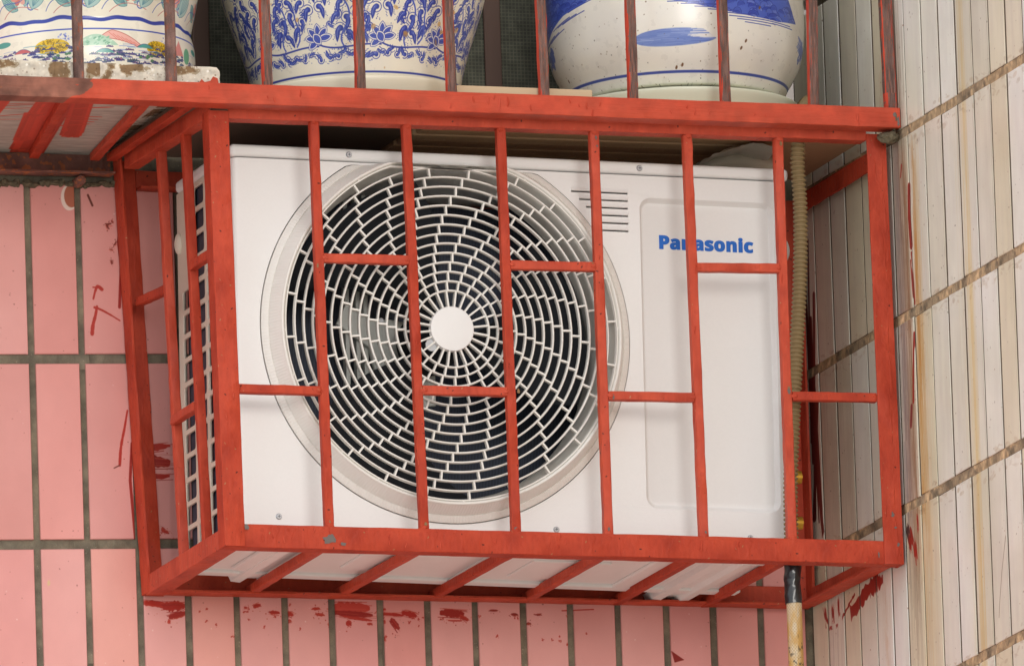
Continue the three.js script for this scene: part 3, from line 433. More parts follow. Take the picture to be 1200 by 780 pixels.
  part(ac, 'grip', blob(L - 0.001, 0.157, D + 0.010, 0.006, 0.015, 0.010, 2, 3, 0.05), M.sidePanel);
  // screws
  for (const [x, y, z] of [[-0.1305, 0.2362, 0.0016], [0.2776, 0.2360, 0.0016], [-0.238, -0.2575, 0], [0.149, -0.2605, 0], [0.422, -0.2616, 0]]) {
    const s = part(ac, 'screw', toCreasedNormals(lathe([[0.0042, 0], [0.0042, 0.0008], [0.0032, 0.0020], [0.0001, 0.0022]], 20), 0.5).translate(x, y, z), M.steel);
    part(s, 'cross_slot_shade', mergeGeometries([plainBox(x - 0.0020, x + 0.0020, y - 0.0004, y + 0.0004, z + 0.0017, z + 0.0024), plainBox(x - 0.0004, x + 0.0004, y - 0.0020, y + 0.0020, z + 0.0017, z + 0.0025)]), M.slot);  // raised dark cross: the recess shade is put into its colour
  }
  // lettering
  const font = await new FontLoader().loadAsync('fonts/droid/droid_sans_bold.typeface.json');
  const tg = new TextGeometry('Panasonic', { font, size: 0.02, depth: 0.0004, curveSegments: 8, bevelEnabled: true, bevelThickness: 0.0001, bevelSize: 0.00092, bevelSegments: 1 }); tg.computeBoundingBox(); const bb = tg.boundingBox, sx = 0.1335 / (bb.max.x - bb.min.x), sy = 0.0193 / (bb.max.y - Math.max(0, bb.min.y));
  tg.translate(-bb.min.x, 0, 0); tg.scale(sx, sy, 1); tg.translate(0.3065, 0.1298, -0.0088); part(ac, 'lettering', tg, M.blue, 'blue maker name lettering');
  // pan underneath: pressed ribs, then the two feet
  const pan = part(ac, 'base_pan', mergeGeometries([roundBox(L + 0.003, R - 0.003, B - 0.004, B + 0.014, D + 0.004, -0.006, 0.003), roundBox(L + 0.004, R - 0.004, B - 0.0085, B - 0.003, D + 0.004, D + 0.028, 0.002), roundBox(L + 0.004, R - 0.004, B - 0.0085, B - 0.003, -0.034, -0.010, 0.002), roundBox(L + 0.05, L + 0.085, B - 0.0095, B - 0.003, -0.20, -0.035, 0.003), roundBox(-0.10, 0.02, B - 0.0075, B - 0.003, -0.17, -0.06, 0.003), roundBox(0.07, 0.095, B - 0.0085, B - 0.003, -0.225, -0.03, 0.003), roundBox(0.14, 0.25, B - 0.007, B - 0.003, -0.19, -0.07, 0.003), roundBox(0.30, 0.325, B - 0.0085, B - 0.003, -0.225, -0.03, 0.003)].map(g => g.index ? g.toNonIndexed() : g)), M.ac);
  const footProf = [[-0.030, 0], [-0.026, -0.0085], [-0.014, -0.0095], [-0.010, -0.003], [0.010, -0.003], [0.014, -0.0095], [0.026, -0.0085], [0.030, 0]];
  for (const [x, zb] of [[-0.196, -0.268], [0.402, -0.302]]) { const s = new THREE.Shape(footProf.map(q => new THREE.Vector2(...q))); const g = new THREE.ExtrudeGeometry(s, { depth: -0.012 - zb, bevelEnabled: true, bevelSize: 0.0008, bevelThickness: 0.0008, bevelSegments: 1 }); g.translate(x, B - 0.0015, zb); part(ac, 'foot', g, M.ac); }
  part(ac, 'service_cover', blob(R + 0.022, 0.158, -0.13, 0.022, 0.026, 0.03, 4, 3, 0.08), M.ac);
  for (const y of [-0.165, -0.2275]) part(ac, 'valve', mergeGeometries([new THREE.CylinderGeometry(0.0095, 0.0095, 0.012, 6).rotateZ(Math.PI / 2).translate(R + 0.022, y, -0.058), new THREE.CylinderGeometry(0.007, 0.007, 0.03, 16).rotateZ(Math.PI / 2).translate(R + 0.012, y, -0.058)].map(g => g.toNonIndexed())), M.brass);
}

// ---------------------------------------------------------------- window cage above
const grilleTop = thing('window_grille', 'red painted window cage with rusting upright bars holding the flower pots', 'window grille');
{
  const w = 2048, h = 64; // paint along the rail, bare and rusted towards its far end
  const [c] = canvasOf(w, h, (i, j) => { const x = -0.85 + i / w * 1.47, e = fbm(i / 60, j / 30, 201, 4) * 0.10, a = fbm(i / 26, j / 26, 203, 4), q = fbm(i / 70, j / 20, 205, 3), k = 0.86 + 0.24 * a; const bare = x + e * 0.9 + (j / h - 0.5) * 0.03 < -0.475; if (bare) { const kk = 0.6 + 0.7 * a; return q > 0.62 ? [160 * kk, 98 * kk, 68 * kk] : [140 * kk, 90 * kk, 74 * kk]; } return [193 * k, (76 + 10 * (q - 0.5)) * k, (53 + 8 * (q - 0.5)) * k]; });
  const railMat = mat({ map: asTexture(c, true, false), roughness: 0.55, specularIntensity: 0.45, bumpMap: P.redBump, bumpScale: 0.0012 });
  const rg = angle(V(-0.85, 0.2752, 0.43), V(0.611, 0.2752, 0.43), EY, neg(EZ), 0.0272, 0.034, 0.004);
  const p = rg.attributes.position, uv = new Float32Array(p.count * 2); for (let i = 0; i < p.count; i++) { uv[i * 2] = (p.getX(i) + 0.85) / 1.47; uv[i * 2 + 1] = (p.getY(i) - 0.27) / 0.04 * 0.9 + 0.5 * Math.max(0, 0.42 - p.getZ(i)); } rg.setAttribute('uv', new THREE.BufferAttribute(uv, 2));
  part(grilleTop, 'bottom_rail', rg, railMat, 'red bottom rail, bare and rusty towards its end');
  for (const [x, xt] of [[-0.663, -0.663], [-0.533, -0.533], [-0.405, -0.405], [-0.272, -0.273], [-0.143, -0.142], [-0.016, -0.017], [0.114, 0.113], [0.239, 0.239], [0.369, 0.369], [0.493, 0.496], [0.603, 0.601]]) {
    const x2 = x + (xt - x) * 5, g = bar(V(x, 0.2920, 0.4155), V(x2, 0.95, 0.4155), x > 0.6 ? 0.016 : 0.0125, 0.0125, { wob: 0.0005 }), q = g.attributes.position, n = g.attributes.normal, u2 = new Float32Array(q.count * 2), off = rnd(), rusty = x < -0.35;
    for (let i = 0; i < q.count; i++) { const front = n.getZ(i) > 0.5 || rusty, t = (q.getX(i) - mix(x, x2, (q.getY(i) - 0.292) / 0.658)) / 0.0125 + 0.5; u2[i * 2] = front ? 0.52 + 0.46 * (rusty ? 0.35 + 0.3 * t : t) : 0.05 + 0.4 * t; u2[i * 2 + 1] = q.getY(i) / 0.7 + off; }
    g.setAttribute('uv', new THREE.BufferAttribute(u2, 2)); part(grilleTop, 'bar', g, M.worn);
  }
  for (let i = 0; i < 22; i++) drip(grilleTop, rr(-0.42, 0.58), rr(0.280, 0.296), 0.4301, rr(0.004, 0.011), rr(0.0008, 0.002));
  for (const [x, y, L] of [[0.031, 0.292, 0.012], [0.046, 0.287, 0.020], [0.058, 0.291, 0.014], [0.039, 0.297, 0.008]]) drip(grilleTop, x, y, 0.4301, L, 0.0022);
  scar(grilleTop, 0.603, 0.292, 0.4302, 0.006, 0.008); scar(grilleTop, 0.608, 0.284, 0.4302, 0.005, 0.016);
  red(grilleTop, 'top_rail', bar(V(-0.85, 0.956, 0.4155), V(0.611, 0.956, 0.4155), 0.03, 0.03, { ref: EY }));
  // floor pieces seen from below
  const [cs, hs] = canvasOf(1024, 1024, (i, j) => { const a = fbm(i / 70, j / 70, 211, 4), b = fbm(i / 24, j / 5, 213, 3), k = 0.78 + 0.3 * b + 0.1 * (a - 0.5); return [186 * k, 183 * k, 172 * k]; });
  for (let i = 0; i < 300; i++) { hs.fillStyle = `rgba(${rnd() < 0.5 ? '214,204,184' : '96,92,86'},${rr(0.1, 0.4)})`; hs.beginPath(); hs.ellipse(rr(0, 512), rr(0, 1024), rr(2, 12), rr(0.6, 2), rr(-0.2, 0.2), 0, 6.3); hs.fill(); }
  // brushed round the braces only: strips of red with ragged ends (canvas: x from -0.85, z upwards, one metre)
  const sx = x => (x + 0.85) * 1024, sz = z => 1024 * (1 - z);
  const swipe = (x0, z0, x1, z1, w) => { hs.lineCap = 'butt'; for (let i = 0; i < 46; i++) { const o = (rnd() - 0.5) * w, t0 = rr(-0.1, 0.1), t1 = 1 + rr(-0.12, 0.1), c = rr(0.88, 1.06); hs.strokeStyle = `rgb(${196 * c},${66 * c},${44 * c})`; hs.lineWidth = rr(0.004, 0.012) * 1024 * Math.min(1, w / 0.03); hs.beginPath(); hs.moveTo(sx(mix(x0, x1, t0) + o), sz(mix(z0, z1, t0))); hs.lineTo(sx(mix(x0, x1, t1) + o + rr(-0.002, 0.002)), sz(mix(z0, z1, t1))); hs.stroke(); } };
  swipe(-0.553, 0.42, -0.488, 0.02, 0.045); swipe(-0.524, 0.42, -0.462, 0.14, 0.024);  swipe(-0.64, 0.42, -0.60, 0.05, 0.05); swipe(-0.69, 0.42, -0.65, 0.02, 0.08); swipe(-0.56, 0.42, -0.53, 0.20, 0.03); swipe(-0.545, 0.25, -0.515, 0.10, 0.022);  swipe(-0.428, 0.40, -0.425, 0.33, 0.02); for (let i = 0; i < 5; i++) { const z = rr(0.2, 0.31); swipe(-0.60, z, -0.535, z + rr(0.01, 0.04), 0.004); }
  for (let i = 0; i < 6; i++) { const z = rr(0.10, 0.3); swipe(-0.50, z, -0.46, z + rr(-0.01, 0.02), 0.008); }
  part(grilleTop, 'floor_sheet', metreUV(plainBox(-0.85, -0.398, 0.2905, 0.2920, 0.012, 0.420), 1, 0.85, 0), mat({ map: asTexture(cs), roughness: 0.6, bumpMap: P.redBump, bumpScale: 0.001 }), 'galvanised sheet patchily painted red');
  for (const [xa, za, xb, zb] of [[-0.554, 0.412, -0.487, 0.03], [-0.684, 0.412, -0.640, 0.03], [-0.441, 0.412, -0.402, 0.03], [-0.3755, 0.412, -0.3785, 0.03]]) red(grilleTop, 'floor_brace', angle(V(xa, 0.2796, za), V(xb, 0.2790, zb), EX, EY, 0.0135, 0.0100));
  part(grilleTop, 'wall_angle', metreUV(angle(V(-0.85, 0.2575, 0.0015), V(-0.366, 0.2625, 0.0015), EZ, EY, 0.026, 0.03), 0.3), M.rust, 'rusted angle iron against the wall');
  const dusk = [0xc6a27c, 0xb89270, 0xcfae88].map(h => mat({ color: h, roughness: 0.8, bumpMap: P.redBump, bumpScale: 0.001 }));
  for (let i = 0; i < 10; i++) { const z = 0.03 + i * 0.036; part(grilleTop, 'floor_slat', metreUV(roundBox(-0.015 + rr(-0.004, 0.004), 0.455, 0.2835 + rr(-0.0008, 0.0008), 0.2955, z, z + 0.0325, 0.002, 1), 0.2), dusk[i % 3]); }
  part(grilleTop, 'floor_infill', plainBox(-0.372, -0.022, 0.2875, 0.2965, 0.03, 0.392), mat({ color: 0x6a5a4c, roughness: 0.9 })); part(grilleTop, 'floor_infill', plainBox(0.4565, 0.606, 0.286, 0.2965, 0.03, 0.30), dusk[1]);  // left piece is an added dark sheet, closing a gap against light from above
}

// broken mortar along the top of the pink tiles, and by the rail's end
const mortarMat = mat({ map: P.grout, color: 0xd8d2c4, roughness: 0.95 });
{
  const g = thing('crumbling_mortar', 'crumbling dark mortar along the top edge of the pink tiles under the rusted angle', 'mortar');
  for (let i = 0; i < 26; i++) { const x = -0.62 + i * 0.0105 + rr(-0.003, 0.003); part(g, 'mortar_lump', metreUV(blob(x, 0.2530 + (x + 0.33) * 0.030 + rr(-0.001, 0.004), 0.001, rr(0.005, 0.010), rr(0.003, 0.006), 0.006, i, 2, 0.5), 0.1, rnd(), rnd()), mortarMat); }
  const b = thing('rusty_bolt', 'rusty round bolt end under the ledge above the chipped pink tile', 'bolt'); part(b, 'bolt_head', metreUV(toCreasedNormals(new THREE.CylinderGeometry(0.0065, 0.0072, 0.02, 18).rotateX(Math.PI / 2).translate(-0.4125, 0.2535, 0.012), 0.5), 0.1), M.rust); part(b, 'bolt_shank', new THREE.CylinderGeometry(0.004, 0.004, 0.02, 12).rotateX(Math.PI / 2).translate(-0.4125, 0.2535, -0.004), M.rust);
  const l = thing('mortar_patch', 'grey mortar lump packed under the end of the red rail', 'mortar'); part(l, 'mortar_lump', metreUV(blob(0.598, 0.2655, 0.414, 0.013, 0.008, 0.014, 3, 3, 0.6), 0.1), mortarMat); part(l, 'mortar_lump', metreUV(blob(0.606, 0.288, 0.418, 0.005, 0.014, 0.010, 8, 3, 0.5), 0.1), mortarMat);
}

// ---------------------------------------------------------------- window behind the pots
{
  const wdw = thing('window_screen', 'dark green insect screen of the window behind the flower pots', 'window');
  const [c] = canvasOf(512, 512, (i, j) => { const m = (i % 16 < 4 || j % 16 < 4) ? 1 : 0, a = fbm(i / 40, j / 40, 221, 3), k = 0.75 + 0.5 * a; return m ? [96 * k, 96 * k, 82 * k] : [74 * k, 76 * k, 66 * k]; });
  part(wdw, 'screen', metreUV(plainBox(-0.9, 0.61, 0.300, 1.349, -0.045, -0.040), 0.16), mat({ map: asTexture(c), roughness: 0.9 }));
  const fm = mat({ color: 0x5c463c, roughness: 0.7 });
  for (const x of [-0.62, -0.22, 0.195]) part(wdw, 'frame_stile', roundBox(x - 0.012, x + 0.012, 0.301, 1.348, -0.0395, -0.034, 0.002, 1), fm);
  part(wdw, 'frame_rail', roundBox(-0.899, 0.609, 0.297, 0.330, -0.039, -0.008, 0.002, 1), mat({ color: 0x3c352e, roughness: 0.7 }));
}

// ---------------------------------------------------------------- stone slab, board, saucers and pots
{
  const [c, g] = canvasOf(512, 512, (i, j) => { const a = fbm(i / 50, j / 40, 231, 5), b = fbm(i / 16, j / 14, 233, 4), k = 0.8 + 0.3 * b; return a > 0.545 ? [140 * k, 112 * k, 80 * k] : a > 0.49 ? [178 * k, 160 * k, 132 * k] : [222 * k, 212 * k, 194 * k]; });
  for (let i = 0; i < 1100; i++) { g.fillStyle = rnd() < 0.6 ? `rgba(96,72,50,${rr(0.2, 0.7)})` : `rgba(246,242,232,${rr(0.3, 0.8)})`; g.beginPath(); g.ellipse(rr(0, 512), rr(0, 512), rr(0.6, 4), rr(0.6, 3), rr(0, 3), 0, 6.3); g.fill(); }
  const sm = mat({ map: asTexture(c), roughness: 0.85, bumpMap: P.redBump, bumpScale: 0.003 });
  const slab = thing('stone_slab', 'weathered white stone slab under the colourful painted pot', 'stone slab');
  const sg = new THREE.BoxGeometry(0.46, 0.0250, 0.372, 60, 5, 20), p = sg.attributes.position;
  for (let i = 0; i < p.count; i++) { const x = p.getX(i), y = p.getY(i), z = p.getZ(i); p.setXYZ(i, x + (x > 0.22 ? 0.003 * (fbm(y * 200, z * 60, 235, 3) - 0.5) - (y > 0.01 ? 0.004 : 0) : 0), y + (y > 0 ? 0.0024 * (fbm(x * 60 + 40, z * 60 + 40, 237, 3) - 0.5) : 0), z + (z > 0.18 ? 0.003 * (fbm(x * 90 + 9, y * 150 + 7, 239, 3) - 0.6) : 0)); }
  sg.deleteAttribute('normal'); sg.translate(-0.564, 0.3166, 0.219);
  part(slab, 'slab', metreUV(toCreasedNormals(sg, 0.5), 0.25), sm); const dab = new THREE.ExtrudeGeometry(new THREE.Shape([[0, 0], [0.030, 0], [0.028, 0.010], [0.022, 0.012], [0.018, 0.006], [0.010, 0.004], [0.006, 0.008]].map(q => new THREE.Vector2(...q))), { depth: 0.001, bevelEnabled: false }); dab.translate(-0.366, 0.3042, 0.4053); part(slab, 'paint_drip', metreUV(dab, RU), M.red, 'slip of red paint');
  const board = thing('thin_board', 'thin pale wooden board lying behind the red rail between two pots', 'board');
  part(board, 'plank', metreUV(roundBox(-0.005, 0.186, 0.2975, 0.3172, 0.345, 0.4045, 0.0015, 1), 0.3), mat({ color: 0xcdb592, roughness: 0.7 }));
}
function lathePot(parent, name, prof, H0, H1, m, cx, cz, seg = 96) {
  const g = new THREE.LatheGeometry(prof.map(q => new THREE.Vector2(...q)), seg, -Math.PI, Math.PI * 2), p = g.attributes.position, uv = g.attributes.uv;
  for (let i = 0; i < p.count; i++) uv.setY(i, (p.getY(i) - H0) / (H1 - H0)); g.translate(cx, 0, cz); return part(parent, name, g, m);
}
const smoothProf = (pts, n = 48) => new THREE.CatmullRomCurve3(pts.map(q => V(q[0], q[1], 0)), false, 'centripetal').getPoints(n).map(q => [q.x, q.y]);
const soil = mat({ color: 0x3a2c22, roughness: 1 });
const potMat = (c, o = {}) => mat(Object.assign({ map: asTexture(c, true, false), roughness: 0.3, clearcoat: 0.3, clearcoatRoughness: 0.2 }, o));
function potCanvas(r, H0, H1, base, s) {   // canvas whose pixels are square on the pot's side; tools take degrees from straight ahead and height in metres
  const W = 2048, k = W / (2 * Math.PI * r), H = Math.round((H1 - H0) * k);
  const [c, g] = canvasOf(W, H, (i, j) => { const a = fbm(i / 70, j / 70, s, 4), f = hash(i, j, s), q = fbm(i / 20, j / 20, s + 5, 3), d = 0.95 + 0.06 * a + 0.015 * (f - 0.5) - (q > 0.7 ? 0.03 : 0); return [base[0] * d, base[1] * d, (base[2] - 6 * a) * d]; });
  return { c, g, k, X: d => W * (0.5 + d / 360), Y: y => (H1 - y) * k, W, H };
}
// ---- left: famille-rose pot on the slab
{
  const t = thing('painted_pot', 'cream pot painted with mountains and yellow bushes standing on the stone slab', 'flower pot', 'painted flower pots behind the grille');
  const H0 = 0.33, H1 = 0.62, q = potCanvas(0.153, H0, H1, [240, 234, 218], 301), { g, k, X, Y } = q;
  const D = k * 0.001; // one millimetre
  // body sprays above the groove
  const leaf = (d, y, w, h, a, col, edge) => { g.save(); g.translate(X(d), Y(y)); g.rotate(a); g.fillStyle = col; g.strokeStyle = edge; g.lineWidth = 0.8 * D; g.beginPath(); g.moveTo(0, h * D); g.bezierCurveTo(w * D, h * 0.4 * D, w * 0.7 * D, -h * 0.6 * D, 0, -h * D); g.bezierCurveTo(-w * 0.8 * D, -h * 0.4 * D, -w * D, h * 0.5 * D, 0, h * D); g.fill(); g.stroke(); for (let i = -2; i < 3; i++) { g.beginPath(); g.moveTo(0, h * 0.8 * D); g.quadraticCurveTo(i * w * 0.25 * D, 0, i * w * 0.22 * D, -h * 0.6 * D); g.stroke(); } g.restore(); };
  for (let d = -180; d < 180; d += 29) {
    leaf(d - 4, 0.434 + rr(-0.003, 0.003), 17, 19, 0.5, '#a9c6c0', '#5f8f9b'); leaf(d + 9, 0.430, 12, 15, -0.9, '#90bab2', '#4f8191'); leaf(d + 2, 0.458, 15, 20, 1.2, '#bfd3cb', '#6c9aa0'); leaf(d + 19, 0.440, 9, 16, 0.2, '#a3c4bd', '#6090a0');
    for (let i = 0; i < 6; i++) { g.fillStyle = ['#d98f86', '#e0a79a', '#c9746c'][i % 3]; g.beginPath(); g.ellipse(X(d + 15) + Math.cos(i) * 7 * D, Y(0.437) + Math.sin(i) * 5 * D, 6 * D, 4 * D, i, 0, 6.3); g.fill(); }
    g.strokeStyle = '#4a5fae'; g.lineWidth = 1.4 * D; g.beginPath(); g.arc(X(d + 21), Y(0.424), 5 * D, 0.4, 5.4); g.stroke(); g.lineWidth = 0.9 * D; g.beginPath(); g.moveTo(X(d), Y(0.415)); g.bezierCurveTo(X(d + 6), Y(0.45), X(d + 14), Y(0.41), X(d + 22), Y(0.45)); g.stroke(); g.strokeStyle = '#c07a72'; g.beginPath(); g.moveTo(X(d + 4), Y(0.412)); g.bezierCurveTo(X(d + 10), Y(0.43), X(d + 18), Y(0.425), X(d + 25), Y(0.418)); g.stroke();
  }
  // wavy cobalt band, thin line
  g.strokeStyle = '#2c3f9c'; g.lineWidth = 5.2 * D; g.lineJoin = 'round'; g.beginPath(); for (let d = -180; d <= 180; d += 1) { const y = 0.4038 + 0.0016 * Math.sin(d * 0.19) + 0.0009 * Math.sin(d * 0.43 + 1); d === -180 ? g.moveTo(X(d), Y(y)) : g.lineTo(X(d), Y(y)); } g.stroke();
  g.strokeStyle = '#3c50ae'; g.lineWidth = 1.9 * D; g.beginPath(); g.moveTo(0, Y(0.3885)); g.lineTo(q.W, Y(0.3885)); g.stroke();
  // landscape round the foot
  const land = (o) => {
    g.fillStyle = '#e9b0a4'; g.strokeStyle = '#b65b50'; g.lineWidth = 0.8 * D; g.beginPath(); g.moveTo(X(o - 8), Y(0.376)); g.quadraticCurveTo(X(o - 2), Y(0.389), X(o), Y(0.3865)); g.quadraticCurveTo(X(o + 8), Y(0.382), X(o + 15), Y(0.367)); g.lineTo(X(o + 12), Y(0.366)); g.quadraticCurveTo(X(o + 3), Y(0.376), X(o - 8), Y(0.376)); g.fill(); g.stroke();
    for (let i = 0; i < 7; i++) { g.strokeStyle = 'rgba(214,110,98,.8)'; g.beginPath(); g.moveTo(X(o - 3 + i * 2.2), Y(0.384 - i * 0.002)); g.lineTo(X(o + 2 + i * 2), Y(0.373 - i * 0.0012)); g.stroke(); }
    g.fillStyle = '#a9cdb2'; g.beginPath(); g.moveTo(X(o - 20), Y(0.365)); g.quadraticCurveTo(X(o - 14), Y(0.384), X(o - 7), Y(0.380)); g.quadraticCurveTo(X(o - 2), Y(0.377), X(o + 2), Y(0.366)); g.fill(); for (let i = 0; i < 22; i++) { g.fillStyle = ['#7fb894', '#c4e0c6', '#6aa583'][i % 3]; g.beginPath(); g.ellipse(X(o - 10 + rr(-8, 8)), Y(0.3715 + rr(-0.005, 0.006)), 2.6 * D, 1.2 * D, -0.5, 0, 6.3); g.fill(); }
    for (const [b, w] of [[o - 32, 10], [o + 25, 8]]) {
      for (let i = 0; i < 30; i++) { g.fillStyle = ['#8d97cf', '#6c78bf', '#aab1dc'][i % 3]; g.beginPath(); g.arc(X(b + 8 + rr(-5, 5)), Y(0.377 + rr(-0.006, 0.006)), rr(0.6, 1.6) * D, 0, 6.3); g.fill(); }
      g.fillStyle = '#e3bd1d'; g.beginPath(); g.ellipse(X(b), Y(0.366), w * 0.8 * k * 0.0030, 10.5 * D, 0, 0, 6.3); g.fill(); for (let i = 0; i < 120; i++) { const a = rr(0, 6.3), r = Math.sqrt(rnd()) * 1.08; g.strokeStyle = rnd() < 0.5 ? '#6b5a12' : '#a8830d'; g.lineWidth = 0.7 * D; g.beginPath(); g.arc(X(b) + Math.cos(a) * r * w * 0.75 * k * 0.0026, Y(0.366) + Math.sin(a) * r * 9 * D, 1.3 * D, a, a + 3.4); g.stroke(); }
    }
    for (let i = 0; i < 70; i++) { g.strokeStyle = ['#7f93c8', '#9fb0d8', '#6f9fae'][i % 3]; g.lineWidth = rr(0.4, 0.9) * D; const d = o + rr(-60, 60), y = 0.336 + rnd() * 0.034; g.beginPath(); g.moveTo(X(d), Y(y)); g.quadraticCurveTo(X(d + 3), Y(y + 0.001), X(d + rr(4, 9)), Y(y)); g.stroke(); }
    for (let i = 0; i < 190; i++) { // clumps of rocks, roofs and shrubs with dark outlines
      const d = o + rr(-60, 62), y = 0.338 + Math.pow(rnd(), 1.3) * 0.027, col = ['#6a5fa6', '#8a6aa0', '#46529c', '#7f9a5c', '#4f958c', '#b0606a', '#3f7f5c', '#d8a0a0', '#c9d2e4'][Math.floor(rnd() * 9)], w = rr(2.8, 7.0) * D;
      g.fillStyle = col; g.strokeStyle = '#2c2f6e'; g.lineWidth = 0.55 * D; g.beginPath(); g.moveTo(X(d) - w, Y(y)); for (let q = 0; q < 4; q++) { const x0 = X(d) - w + w * q / 2; g.quadraticCurveTo(x0 + w * 0.25, Y(y) - rr(3.2, 7.2) * D * Math.sin(Math.PI * (q + 0.7) / 4.4), x0 + w * 0.5, Y(y) - 0.6 * D * Math.sin(Math.PI * (q + 1) / 4)); } g.closePath(); g.fill(); g.stroke();
      for (let q = 0; q < 3; q++) { g.beginPath(); g.moveTo(X(d) + rr(-w, w) * 0.7, Y(y)); g.lineTo(X(d) + rr(-w, w) * 0.6, Y(y) - 1.8 * D); g.stroke(); }
    }
    for (const [d, y] of [[-48, 0.364], [17, 0.368], [-5, 0.359]]) { g.fillStyle = d < -20 ? '#c25a5c' : '#4a9a92'; g.beginPath(); g.moveTo(X(o + d - 5), Y(y - 0.003)); g.quadraticCurveTo(X(o + d), Y(y + 0.008), X(o + d + 5), Y(y - 0.003)); g.fill(); g.strokeStyle = '#333a78'; g.stroke(); }
    g.fillStyle = '#4f9c92'; g.beginPath(); g.ellipse(X(o - 60), Y(0.3765), 8 * D * 1.6, 4 * D, 0, 0, 6.3); g.fill();
    g.fillStyle = '#6fae86'; g.beginPath(); g.ellipse(X(o + 50), Y(0.366), 9 * D, 11 * D, 0.3, 0, 6.3); g.fill(); g.fillStyle = '#d98a80'; g.beginPath(); g.moveTo(X(o + 36), Y(0.362)); g.lineTo(X(o + 42), Y(0.384)); g.lineTo(X(o + 46), Y(0.364)); g.fill();
    for (let i = 0; i < 14; i++) { g.fillStyle = '#527f5a'; g.beginPath(); g.ellipse(X(o + (i < 7 ? -24 : 20) + rr(-7, 7)), Y(0.352 + rr(-0.004, 0.004)), 2.6 * D, 1.8 * D, 0, 0, 6.3); g.fill(); }
  };
  for (const o of [0, 122, -122]) land(o);
  lathePot(t, 'body', smoothProf([[0.13, 0.3305], [0.146, 0.333], [0.1505, 0.350], [0.1515, 0.372], [0.1495, 0.392], [0.1462, 0.4035], [0.1472, 0.410], [0.154, 0.440], [0.160, 0.475], [0.163, 0.53], [0.160, 0.58], [0.158, 0.60]], 60), H0, H1, potMat(q.c), -0.462, 0.2);
  const rim = lathePot(t, 'rim', smoothProf([[0.157, 0.598], [0.170, 0.600], [0.173, 0.606], [0.170, 0.612], [0.150, 0.611], [0.146, 0.60], [0.146, 0.57]], 24), H0, H1, mat({ color: 0xded6c4, roughness: 0.2 }), -0.462, 0.2);
  part(t, 'soil', new THREE.CylinderGeometry(0.147, 0.147, 0.01, 48).translate(-0.462, 0.582, 0.2), soil);
}
